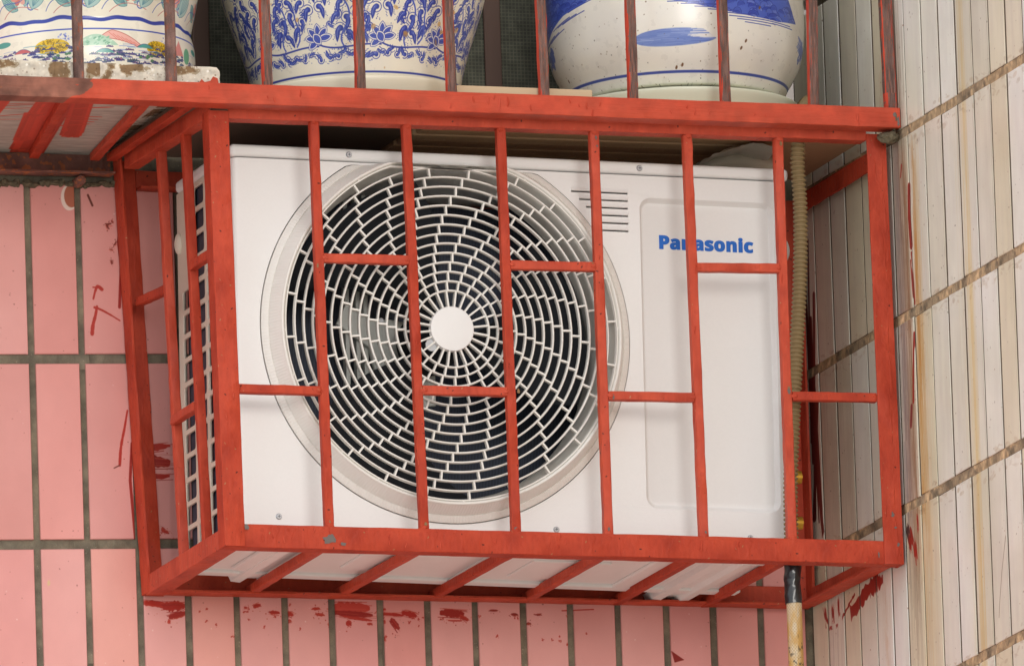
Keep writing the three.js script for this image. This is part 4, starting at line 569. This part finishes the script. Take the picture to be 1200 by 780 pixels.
// ---- middle: blue and white scroll pot
{
  const cx = -0.078, t = thing('blue_scroll_pot', 'white pot with blue lotus scroll pattern standing on a cream saucer', 'flower pot', 'painted flower pots behind the grille');
  const H0 = 0.335, H1 = 0.63, q = potCanvas(0.158, H0, H1, [240, 233, 216], 311), { g, k, X, Y } = q, D = k * 0.001;
  const B1 = '#2f419c', B2 = '#4a5cb4';
  for (let i = 0; i < 160; i++) { g.fillStyle = `rgba(188,140,84,${rr(0.15, 0.5)})`; g.beginPath(); g.ellipse(X(rr(-180, 180)), Y(rr(H0, 0.48)), rr(0.4, 2.2) * D, rr(0.4, 1.6) * D, 0, 0, 6.3); g.fill(); }
  const dots = (x, y, r, a0, a1) => { const n = Math.round(Math.abs(a1 - a0) * r / (2.5 * D)); g.fillStyle = B1; for (let i = 0; i <= n; i++) { const a = a0 + (a1 - a0) * i / n; g.beginPath(); g.arc(x + r * Math.cos(a), y + r * Math.sin(a), 0.62 * D, 0, 6.3); g.fill(); } };
  const curl = (d, y, r, rot, flip = 1) => { g.save(); g.translate(X(d), Y(y)); g.rotate(rot); g.scale(flip, 1); const R = r * D; dots(0, 0, R * 1.55, -2.6, 2.4); g.strokeStyle = B2; g.lineCap = 'round'; for (let i = 0; i < 22; i++) { const a = i / 22 * 4.7, rad = R * (1.05 - 0.75 * i / 22); g.lineWidth = R * (0.25 + 0.75 * i / 22) * 0.62; g.strokeStyle = i % 5 === 4 ? B2 : B1; g.beginPath(); g.arc(0, 0, rad, a - 1.2, a - 0.9); g.stroke(); } g.fillStyle = B1; g.beginPath(); g.ellipse(-R * 0.1, -R * 0.1, R * 0.55, R * 0.42, 0.6, 0, 6.3); g.fill(); g.restore(); };
  const petal = (x, y, a, L, w) => { g.save(); g.translate(x, y); g.rotate(a); g.beginPath(); g.moveTo(0, 0); g.bezierCurveTo(w * D, -L * 0.3 * D, w * D, -L * 0.75 * D, 0, -L * D); g.bezierCurveTo(-w * D, -L * 0.75 * D, -w * D, -L * 0.3 * D, 0, 0); g.fillStyle = B2; g.fill(); g.strokeStyle = B1; g.lineWidth = 2.8 * D; g.stroke(); g.strokeStyle = '#e6e2dc'; g.lineWidth = 1.5 * D; g.stroke(); g.strokeStyle = B1; g.lineWidth = 0.7 * D; g.beginPath(); g.moveTo(0, -L * 0.25 * D); g.lineTo(0, -L * 0.8 * D); g.stroke(); g.restore(); };
  const comma = (d, y, L, rot, flip = 1) => { // a fat leaf-curl ringed with dots
    g.save(); g.translate(X(d), Y(y)); g.rotate(rot); g.scale(flip, 1); const u = L * 1.22 * D;
    g.fillStyle = B1; for (let i = 0; i <= 26; i++) { const t = i / 26, a = -2.5 + t * 4.9, q = u * 0.62; g.beginPath(); g.arc(q * Math.cos(a), -u * 0.5 + q * Math.sin(a), 0.66 * D, 0, 6.3); g.fill(); }
    for (let i = 0; i < 9; i++) { g.beginPath(); g.arc((i % 2 ? 1 : -1) * u * (0.42 + 0.05 * (i % 3)), u * (0.1 + i * 0.09), 0.62 * D, 0, 6.3); g.fill(); }
    g.fillStyle = B1; g.beginPath(); g.moveTo(0, u); g.bezierCurveTo(-u * 0.55, u * 0.4, -u * 0.62, -u * 0.5, -u * 0.1, -u * 0.86); g.bezierCurveTo(u * 0.45, -u * 0.98, u * 0.5, -u * 0.3, u * 0.12, -u * 0.26); g.bezierCurveTo(u * 0.02, -u * 0.1, u * 0.22, u * 0.5, 0, u); g.fill();
    g.fillStyle = B2; g.beginPath(); g.ellipse(-u * 0.12, -u * 0.5, u * 0.16, u * 0.26, 0.4, 0, 6.3); g.fill(); g.strokeStyle = 'rgba(150,160,214,.8)'; g.lineWidth = 0.7 * D; g.beginPath(); g.moveTo(-u * 0.1, u * 0.5); g.quadraticCurveTo(-u * 0.32, 0, -u * 0.18, -u * 0.5); g.stroke();
    g.restore(); };
  const n = 11; for (let i = 0; i < n; i++) {
    const d = i * 360 / n - 180 + 12.2, x = X(d), y = Y(0.391);
    g.strokeStyle = B1; g.lineWidth = 2.2 * D; g.beginPath(); g.moveTo(x, Y(0.384)); g.bezierCurveTo(X(d + 9), Y(0.372), X(d + 18), Y(0.384), X(d + 32.7), Y(0.382)); g.stroke();
    // below the stem
    for (let z = 0; z < 8; z++) comma(d + z * 4.1 + rr(-1, 1), 0.3705 + rr(-0.004, 0.004), rr(4.5, 8.5), rr(1.2, 5.0), rnd() < 0.5 ? 1 : -1);
    for (let z = 0; z < 9; z++) { const dd = d + rr(7, 27), yy = rr(0.386, 0.45); comma(dd, yy, rr(4, 7), rr(-1.4, 1.4), rnd() < 0.5 ? 1 : -1); }
    g.fillStyle = B1; for (let z = 0; z < 90; z++) { g.beginPath(); g.arc(X(d + rr(0, 32)), Y(rr(0.358, 0.455)), 0.6 * D, 0, 6.3); g.fill(); }
    // above it, between the flowers
    comma(d + 11, 0.397, 10, 0.3); comma(d + 17, 0.393, 9, -0.5, -1); comma(d + 21.5, 0.400, 9.5, 0.4); comma(d + 15, 0.411, 9.5, 0.1, -1); comma(d + 9.5, 0.417, 8.5, 0.6); comma(d + 20, 0.419, 9.5, -0.2); comma(d + 25, 0.411, 7.5, 0.3, -1);
    comma(d - 4, 0.424, 9, 0.3); comma(d + 3, 0.427, 9, -0.3, -1); comma(d + 12, 0.432, 8.5, 0.2); comma(d + 20, 0.437, 9, -0.4, -1); comma(d - 8, 0.435, 8.5, 0.5); comma(d + 6, 0.443, 9, 0.2); comma(d - 1, 0.446, 8, -0.4, -1); comma(d + 15, 0.448, 9, 0.6); comma(d + 23, 0.452, 8, -0.3);
    g.strokeStyle = B2; g.lineWidth = 2.2 * D; g.beginPath(); g.moveTo(X(d + 13), Y(0.381)); g.bezierCurveTo(X(d + 8), Y(0.40), X(d + 22), Y(0.41), X(d + 14), Y(0.44)); g.stroke(); g.beginPath(); g.moveTo(X(d + 20), Y(0.384)); g.bezierCurveTo(X(d + 26), Y(0.40), X(d + 21), Y(0.41), X(d + 22), Y(0.43)); g.stroke();
    for (const a of [-2.3, -1.55, -0.85, -0.1, 0.65, 1.3]) petal(x, y, a + 0.1, 19, 5.4); petal(x + 2 * D, y + 6 * D, 2.6 + Math.PI, 15, 7);
    for (let z = 0; z < 4; z++) { comma(d + z * 8, 0.468 + 0.008 * (z % 2), 9, z); comma(d + 4 + z * 8, 0.49, 9, z * 2, -1); comma(d + z * 8, 0.515, 9, z + 1); }
  }
  g.fillStyle = '#33439a'; g.fillRect(0, Y(0.3475), q.W, 2.6 * D);
  for (let i = 0; i < 10; i++) { g.fillStyle = 'rgba(196,140,60,.55)'; g.beginPath(); g.ellipse(X(rr(-70, 60)), Y(rr(0.39, 0.44)), rr(2, 5) * D, rr(1.5, 4) * D, rr(0, 3), 0, 6.3); g.fill(); }
  lathePot(t, 'body', smoothProf([[0.12, 0.3365], [0.1345, 0.3375], [0.1385, 0.346], [0.1435, 0.367], [0.1515, 0.395], [0.1605, 0.421], [0.170, 0.450], [0.177, 0.475], [0.184, 0.51], [0.186, 0.55], [0.182, 0.59], [0.180, 0.61]], 56), H0, H1, potMat(q.c), cx, 0.2);
  lathePot(t, 'rim', smoothProf([[0.179, 0.608], [0.194, 0.611], [0.197, 0.618], [0.193, 0.624], [0.172, 0.622], [0.168, 0.61], [0.168, 0.57]], 24), H0, H1, mat({ color: 0xe0dacb, roughness: 0.2 }), cx, 0.2);
  part(t, 'soil', new THREE.CylinderGeometry(0.169, 0.169, 0.01, 48).translate(cx, 0.585, 0.2), soil);
  const s = thing('cream_saucer', 'cream saucer under the blue scroll pot', 'saucer', 'saucers under the flower pots');
  lathePot(s, 'dish', smoothProf([[0.001, 0.2985], [0.125, 0.2985], [0.135, 0.302], [0.147, 0.322], [0.1515, 0.338], [0.1495, 0.3395], [0.1455, 0.334], [0.138, 0.322], [0.13, 0.3320], [0.001, 0.3320]], 60), 0.29, 0.35, mat({ color: 0xe8e0c8, roughness: 0.35 }), cx, 0.2);
}
// ---- right: blue landscape pot
{
  const cx = 0.376, t = thing('blue_landscape_pot', 'white bulging pot with blue brushwork landscape standing on a pale green saucer', 'flower pot', 'painted flower pots behind the grille');
  const H0 = 0.345, H1 = 0.62, q = potCanvas(0.170, H0, H1, [238, 235, 226], 321), { g, k, X, Y } = q, D = k * 0.001;
  // flat wash island with dry-brush gaps
  const wash = (d0, d1, y, h, col) => { g.save(); g.fillStyle = col; g.beginPath(); g.moveTo(X(d0), Y(y)); g.bezierCurveTo(X(d0 - 1), Y(y + h * 0.95), X(d1 - 14), Y(y + h), X(d1 - 6), Y(y + h * 0.75)); g.lineTo(X(d1), Y(y)); g.bezierCurveTo(X(d1 - 6), Y(y - h * 0.8), X(d0 - 1), Y(y - h * 0.95), X(d0), Y(y)); g.fill(); g.clip(); for (let i = 0; i < 60; i++) { g.strokeStyle = `rgba(${rnd() < 0.5 ? '205,214,236' : '64,88,180'},${rr(0.1, 0.4)})`; g.lineWidth = rr(0.4, 1.4) * D; const yy = y + rr(-h, h), a = rr(d0, d1); g.beginPath(); g.moveTo(X(a), Y(yy)); g.lineTo(X(a + rr(4, 16)), Y(yy + rr(-0.002, 0.002))); g.stroke(); } for (let i = 0; i < 30; i++) { g.strokeStyle = 'rgba(226,224,220,.8)'; g.lineWidth = rr(0.5, 1.6) * D; const yy = y + rr(0.0, h); g.beginPath(); g.moveTo(X(d1 - rr(2, 14)), Y(yy)); g.lineTo(X(d1 + 2), Y(yy + 0.001)); g.stroke(); } g.restore(); };
  const scales = (pts, rows) => { g.save(); g.beginPath(); pts.forEach(([d, y], i) => i ? g.lineTo(X(d), Y(y)) : g.moveTo(X(d), Y(y))); g.closePath(); g.fillStyle = '#4a62bd'; g.fill(); g.clip(); for (let i = 0; i < rows; i++) { const d = rr(-100, 70), y = rr(0.40, 0.56); g.fillStyle = ['#5b72c6', '#4259b6', '#6d82cf', '#3a4fae'][i % 4]; g.beginPath(); g.ellipse(X(d), Y(y), rr(5, 9) * D, rr(4, 7) * D, rr(-0.4, 0.4), Math.PI, 2 * Math.PI); g.fill(); g.strokeStyle = '#26378f'; g.lineWidth = 0.8 * D; g.stroke(); for (let m = 1; m < 4; m++) { g.strokeStyle = 'rgba(34,50,140,.55)'; g.lineWidth = 0.5 * D; g.beginPath(); g.ellipse(X(d), Y(y) + m, (8 - m * 1.7) * D, (5.5 - m * 1.1) * D, 0, Math.PI * 1.1, 1.9 * Math.PI); g.stroke(); } } g.restore(); };
  const dash = (d, y, L, w, tilt = 0) => { g.strokeStyle = '#2e3f9d'; g.lineWidth = w * D; g.lineCap = 'round'; g.beginPath(); g.moveTo(X(d), Y(y)); g.quadraticCurveTo(X(d + L / 2), Y(y + tilt / 2 - 0.0004), X(d + L), Y(y + tilt)); g.stroke(); };
  wash(-38, 0, 0.4025, 0.0155, '#7088c6');
  scales([[-24, 0.456], [-10, 0.4475], [4, 0.4395], [18, 0.4350], [34, 0.4335], [50, 0.4380], [47, 0.4480], [42, 0.47], [30, 0.52], [10, 0.56], [-6, 0.52], [-20, 0.47]], 900);
  for (const a of [[-22, 0.452, 16], [-16, 0.4485, 18], [-10, 0.4445, 16], [-4, 0.441, 14], [2, 0.4375, 16], [6, 0.4335, 18], [10, 0.430, 22], [14, 0.4265, 15], [24, 0.4325, 20], [30, 0.4295, 16]]) dash(a[0], a[1], a[2], 1.1, -0.001);
  scales([[-112, 0.41], [-104, 0.425], [-92, 0.440], [-78, 0.455], [-64, 0.4625], [-60, 0.468], [-66, 0.475], [-76, 0.50], [-100, 0.54], [-128, 0.50], [-128, 0.42]], 0); for (const o of [-1]) { g.save(); scales([[-112, 0.43], [-92, 0.444], [-78, 0.458], [-60, 0.467], [-66, 0.475], [-76, 0.50], [-100, 0.54], [-128, 0.50]], 1400); g.restore(); }
  for (let i = 0; i < 7; i++) dash(-104 + i * 5, 0.424 + i * 0.0055 - 0.004 * (i % 3), 16, 1.2, 0.010);
  for (const [d, y] of [[-101, 0.409], [66, 0.408]]) for (let i = 0; i < 26; i++) { g.fillStyle = i % 3 ? '#6078c2' : '#4a60b0'; g.beginPath(); g.ellipse(X(d + rr(-7, 7)), Y(y + rr(-0.014, 0.010)), rr(3, 7) * D, rr(2, 5) * D, rr(0, 3), 0, 6.3); g.fill(); }
  for (let i = 0; i < 10; i++) { g.strokeStyle = '#6078c2'; g.lineWidth = 1.4 * D; g.beginPath(); g.moveTo(X(62), Y(0.402 + i * 0.002)); g.lineTo(X(54 + rr(-2, 2)), Y(0.406 + i * 0.002)); g.stroke(); }
  g.fillStyle = '#42559f'; g.fillRect(0, Y(0.3625), q.W, 3.4 * D);
  for (let i = 0; i < 420; i++) { g.fillStyle = `rgba(${rnd() < 0.6 ? '110,84,56' : '70,66,60'},${rr(0.25, 0.8)})`; g.beginPath(); g.ellipse(X(rr(-180, 180)), Y(0.345 + Math.pow(rnd(), 1.6) * 0.12), rr(0.3, 1.1) * D, rr(0.3, 1.3) * D, rr(0, 3), 0, 6.3); g.fill(); }
  for (const [d, y] of [[15, 0.4016], [-16, 0.369], [-19, 0.366], [22, 0.448], [13, 0.392], [-88, 0.372]]) { g.fillStyle = '#6f5238'; g.beginPath(); g.ellipse(X(d), Y(y), 1.6 * D, 2.6 * D, 0.4, 0, 6.3); g.fill(); }
  lathePot(t, 'body', smoothProf([[0.12, 0.3455], [0.1405, 0.3465], [0.1445, 0.3515], [0.1500, 0.3625], [0.1585, 0.377], [0.1665, 0.394], [0.1715, 0.415], [0.1740, 0.44], [0.1745, 0.47], [0.172, 0.52], [0.166, 0.57], [0.162, 0.60]], 56), H0, H1, potMat(q.c), cx, 0.2);
  lathePot(t, 'rim', smoothProf([[0.161, 0.598], [0.176, 0.600], [0.179, 0.607], [0.175, 0.613], [0.155, 0.611], [0.150, 0.60], [0.150, 0.56]], 24), H0, H1, mat({ color: 0xdfdbd0, roughness: 0.2 }), cx, 0.2);
  part(t, 'soil', new THREE.CylinderGeometry(0.151, 0.151, 0.01, 48).translate(cx, 0.575, 0.2), soil);
  const s = thing('pale_green_saucer', 'pale green saucer under the blue landscape pot', 'saucer', 'saucers under the flower pots');
  lathePot(s, 'dish', smoothProf([[0.001, 0.2985], [0.135, 0.2985], [0.145, 0.302], [0.158, 0.322], [0.1635, 0.3360], [0.1615, 0.3375], [0.1575, 0.333], [0.150, 0.328], [0.14, 0.3420], [0.001, 0.3420]], 60), 0.29, 0.35, mat({ color: 0xdfe4cd, roughness: 0.35 }), cx, 0.2);
}

// ---------------------------------------------------------------- drain hose
{
  const t = thing('drain_hose', 'ribbed beige drain hose with black tape joint running down beside the air conditioner', 'hose');
  const pts = [[0.566, 0.352, 0.06], [0.562, 0.351, 0.16], [0.537, 0.340, 0.270], [0.5015, 0.303, 0.342], [0.4935, 0.25], [0.4945, 0.18], [0.4910, 0.09], [0.4815, -0.02], [0.4745, -0.10], [0.4665, -0.20], [0.4645, -0.305]].map(([x, y, z = 0.345]) => V(x, y, z)), curve = new THREE.CatmullRomCurve3(pts);
  const n = 148 * 6, R = 0.0100, pos = [], idx = [], m = 20; const fr = curve.computeFrenetFrames(n);
  for (let i = 0; i <= n; i++) { const c = curve.getPointAt(i / n), ph = i / 6 % 1, r = R - 0.0030 * Math.pow(Math.abs(Math.cos(Math.PI * ph)), 4); for (let j = 0; j < m; j++) { const a = j / m * Math.PI * 2; const v = c.clone().addScaledVector(fr.normals[i], r * Math.cos(a)).addScaledVector(fr.binormals[i], r * Math.sin(a)); pos.push(v.x, v.y, v.z); } }
  for (let i = 0; i < n; i++) for (let j = 0; j < m; j++) { const a = i * m + j, b = i * m + (j + 1) % m; idx.push(a, b, a + m, b, b + m, a + m); }
  const g = new THREE.BufferGeometry(); g.setAttribute('position', new THREE.Float32BufferAttribute(pos, 3)); g.setIndex(idx); g.computeVertexNormals();
  part(t, 'ribbed_tube', g, mat({ color: 0x88744f, roughness: 0.6 }));
  const tape = new THREE.TubeGeometry(new THREE.CatmullRomCurve3([V(0.4665, -0.300, 0.345), V(0.464, -0.33, 0.345), V(0.4650, -0.3605, 0.345)]), 40, 0.0112, 20), tp = tape.attributes.position; for (let i = 0; i < tp.count; i++) { const q = 1 + 0.10 * (fbm(tp.getY(i) * 120 + 50, tp.getX(i) * 300, 401, 3) - 0.5) * 2; tp.setXYZ(i, 0.465 + (tp.getX(i) - 0.465) * q, tp.getY(i), 0.345 + (tp.getZ(i) - 0.345) * q); } tape.computeVertexNormals();
  part(t, 'tape_wrap', tape, M.black, 'glossy black tape wrapped round the joint');
  const [c] = canvasOf(256, 1024, (i, j) => { const u = i / 256 * 16, v = j / 1024 * 64, a = Math.abs(((u + v) % 1) - 0.5), b = Math.abs(((u - v + 40) % 1) - 0.5), w = Math.max(sstep(0.2, 0.42, a), sstep(0.2, 0.42, b)), s = fbm(i / 30, j / 60, 411, 4), rustI = sstep(0.12, 0.36, 1 - j / 1024 > 0 ? s * (0.4 + 0.9 * ((j / 1024))) : 0), mold = fbm(i / 12, j / 16, 415, 3) > 0.66 && j > 150 && j < 520 ? 0.6 : 1; return [mix(mix(176, 206, w), 188, rustI * 0.7) * mold, mix(mix(154, 186, w), 140, rustI * 0.8) * mold, mix(mix(122, 154, w), 74, rustI * 0.9) * mold]; });
  const bt = asTexture(c); bt.repeat.set(1, 1);
  const bg = new THREE.CylinderGeometry(0.0103, 0.0103, 0.30, 28, 1, true).translate(0.4655, -0.5095, 0.345); part(t, 'braided_tube', bg, mat({ map: bt, roughness: 0.5 }), 'braided clear tube stained orange');
}
// ---------------------------------------------------------------- crumpled plastic behind the air conditioner's corner
{
  const t = thing('plastic_sheet', 'crumpled pale plastic sheet tucked above the corner of the air conditioner', 'plastic sheet');
  const g = new THREE.PlaneGeometry(0.10, 0.12, 24, 24), p = g.attributes.position; for (let i = 0; i < p.count; i++) { const x = p.getX(i), y = p.getY(i); p.setXYZ(i, x + 0.445, 0.270 + 0.012 * Math.sin(x * 40 + 1) + 0.012 * (fbm(x * 40 + 9, y * 30 + 9, 421, 3) - 0.5), y + 0.22); }
  g.computeVertexNormals(); part(t, 'sheet', g, mat({ color: 0xd4d0c4, roughness: 0.35, side: THREE.DoubleSide }));
}
{
  const t = thing('pipe_elbow', 'pale curved pipe bending down behind the top corner of the air conditioner', 'pipe');
  const c = new THREE.CatmullRomCurve3([V(0.405, 0.258, 0.18), V(0.420, 0.2665, 0.185), V(0.445, 0.2735, 0.19), V(0.475, 0.2745, 0.19), V(0.512, 0.2735, 0.185)]);
  part(t, 'tube', new THREE.TubeGeometry(c, 40, 0.0105, 18), mat({ color: 0xd9d3c2, roughness: 0.4 }));
}
renderer.render(scene, camera);
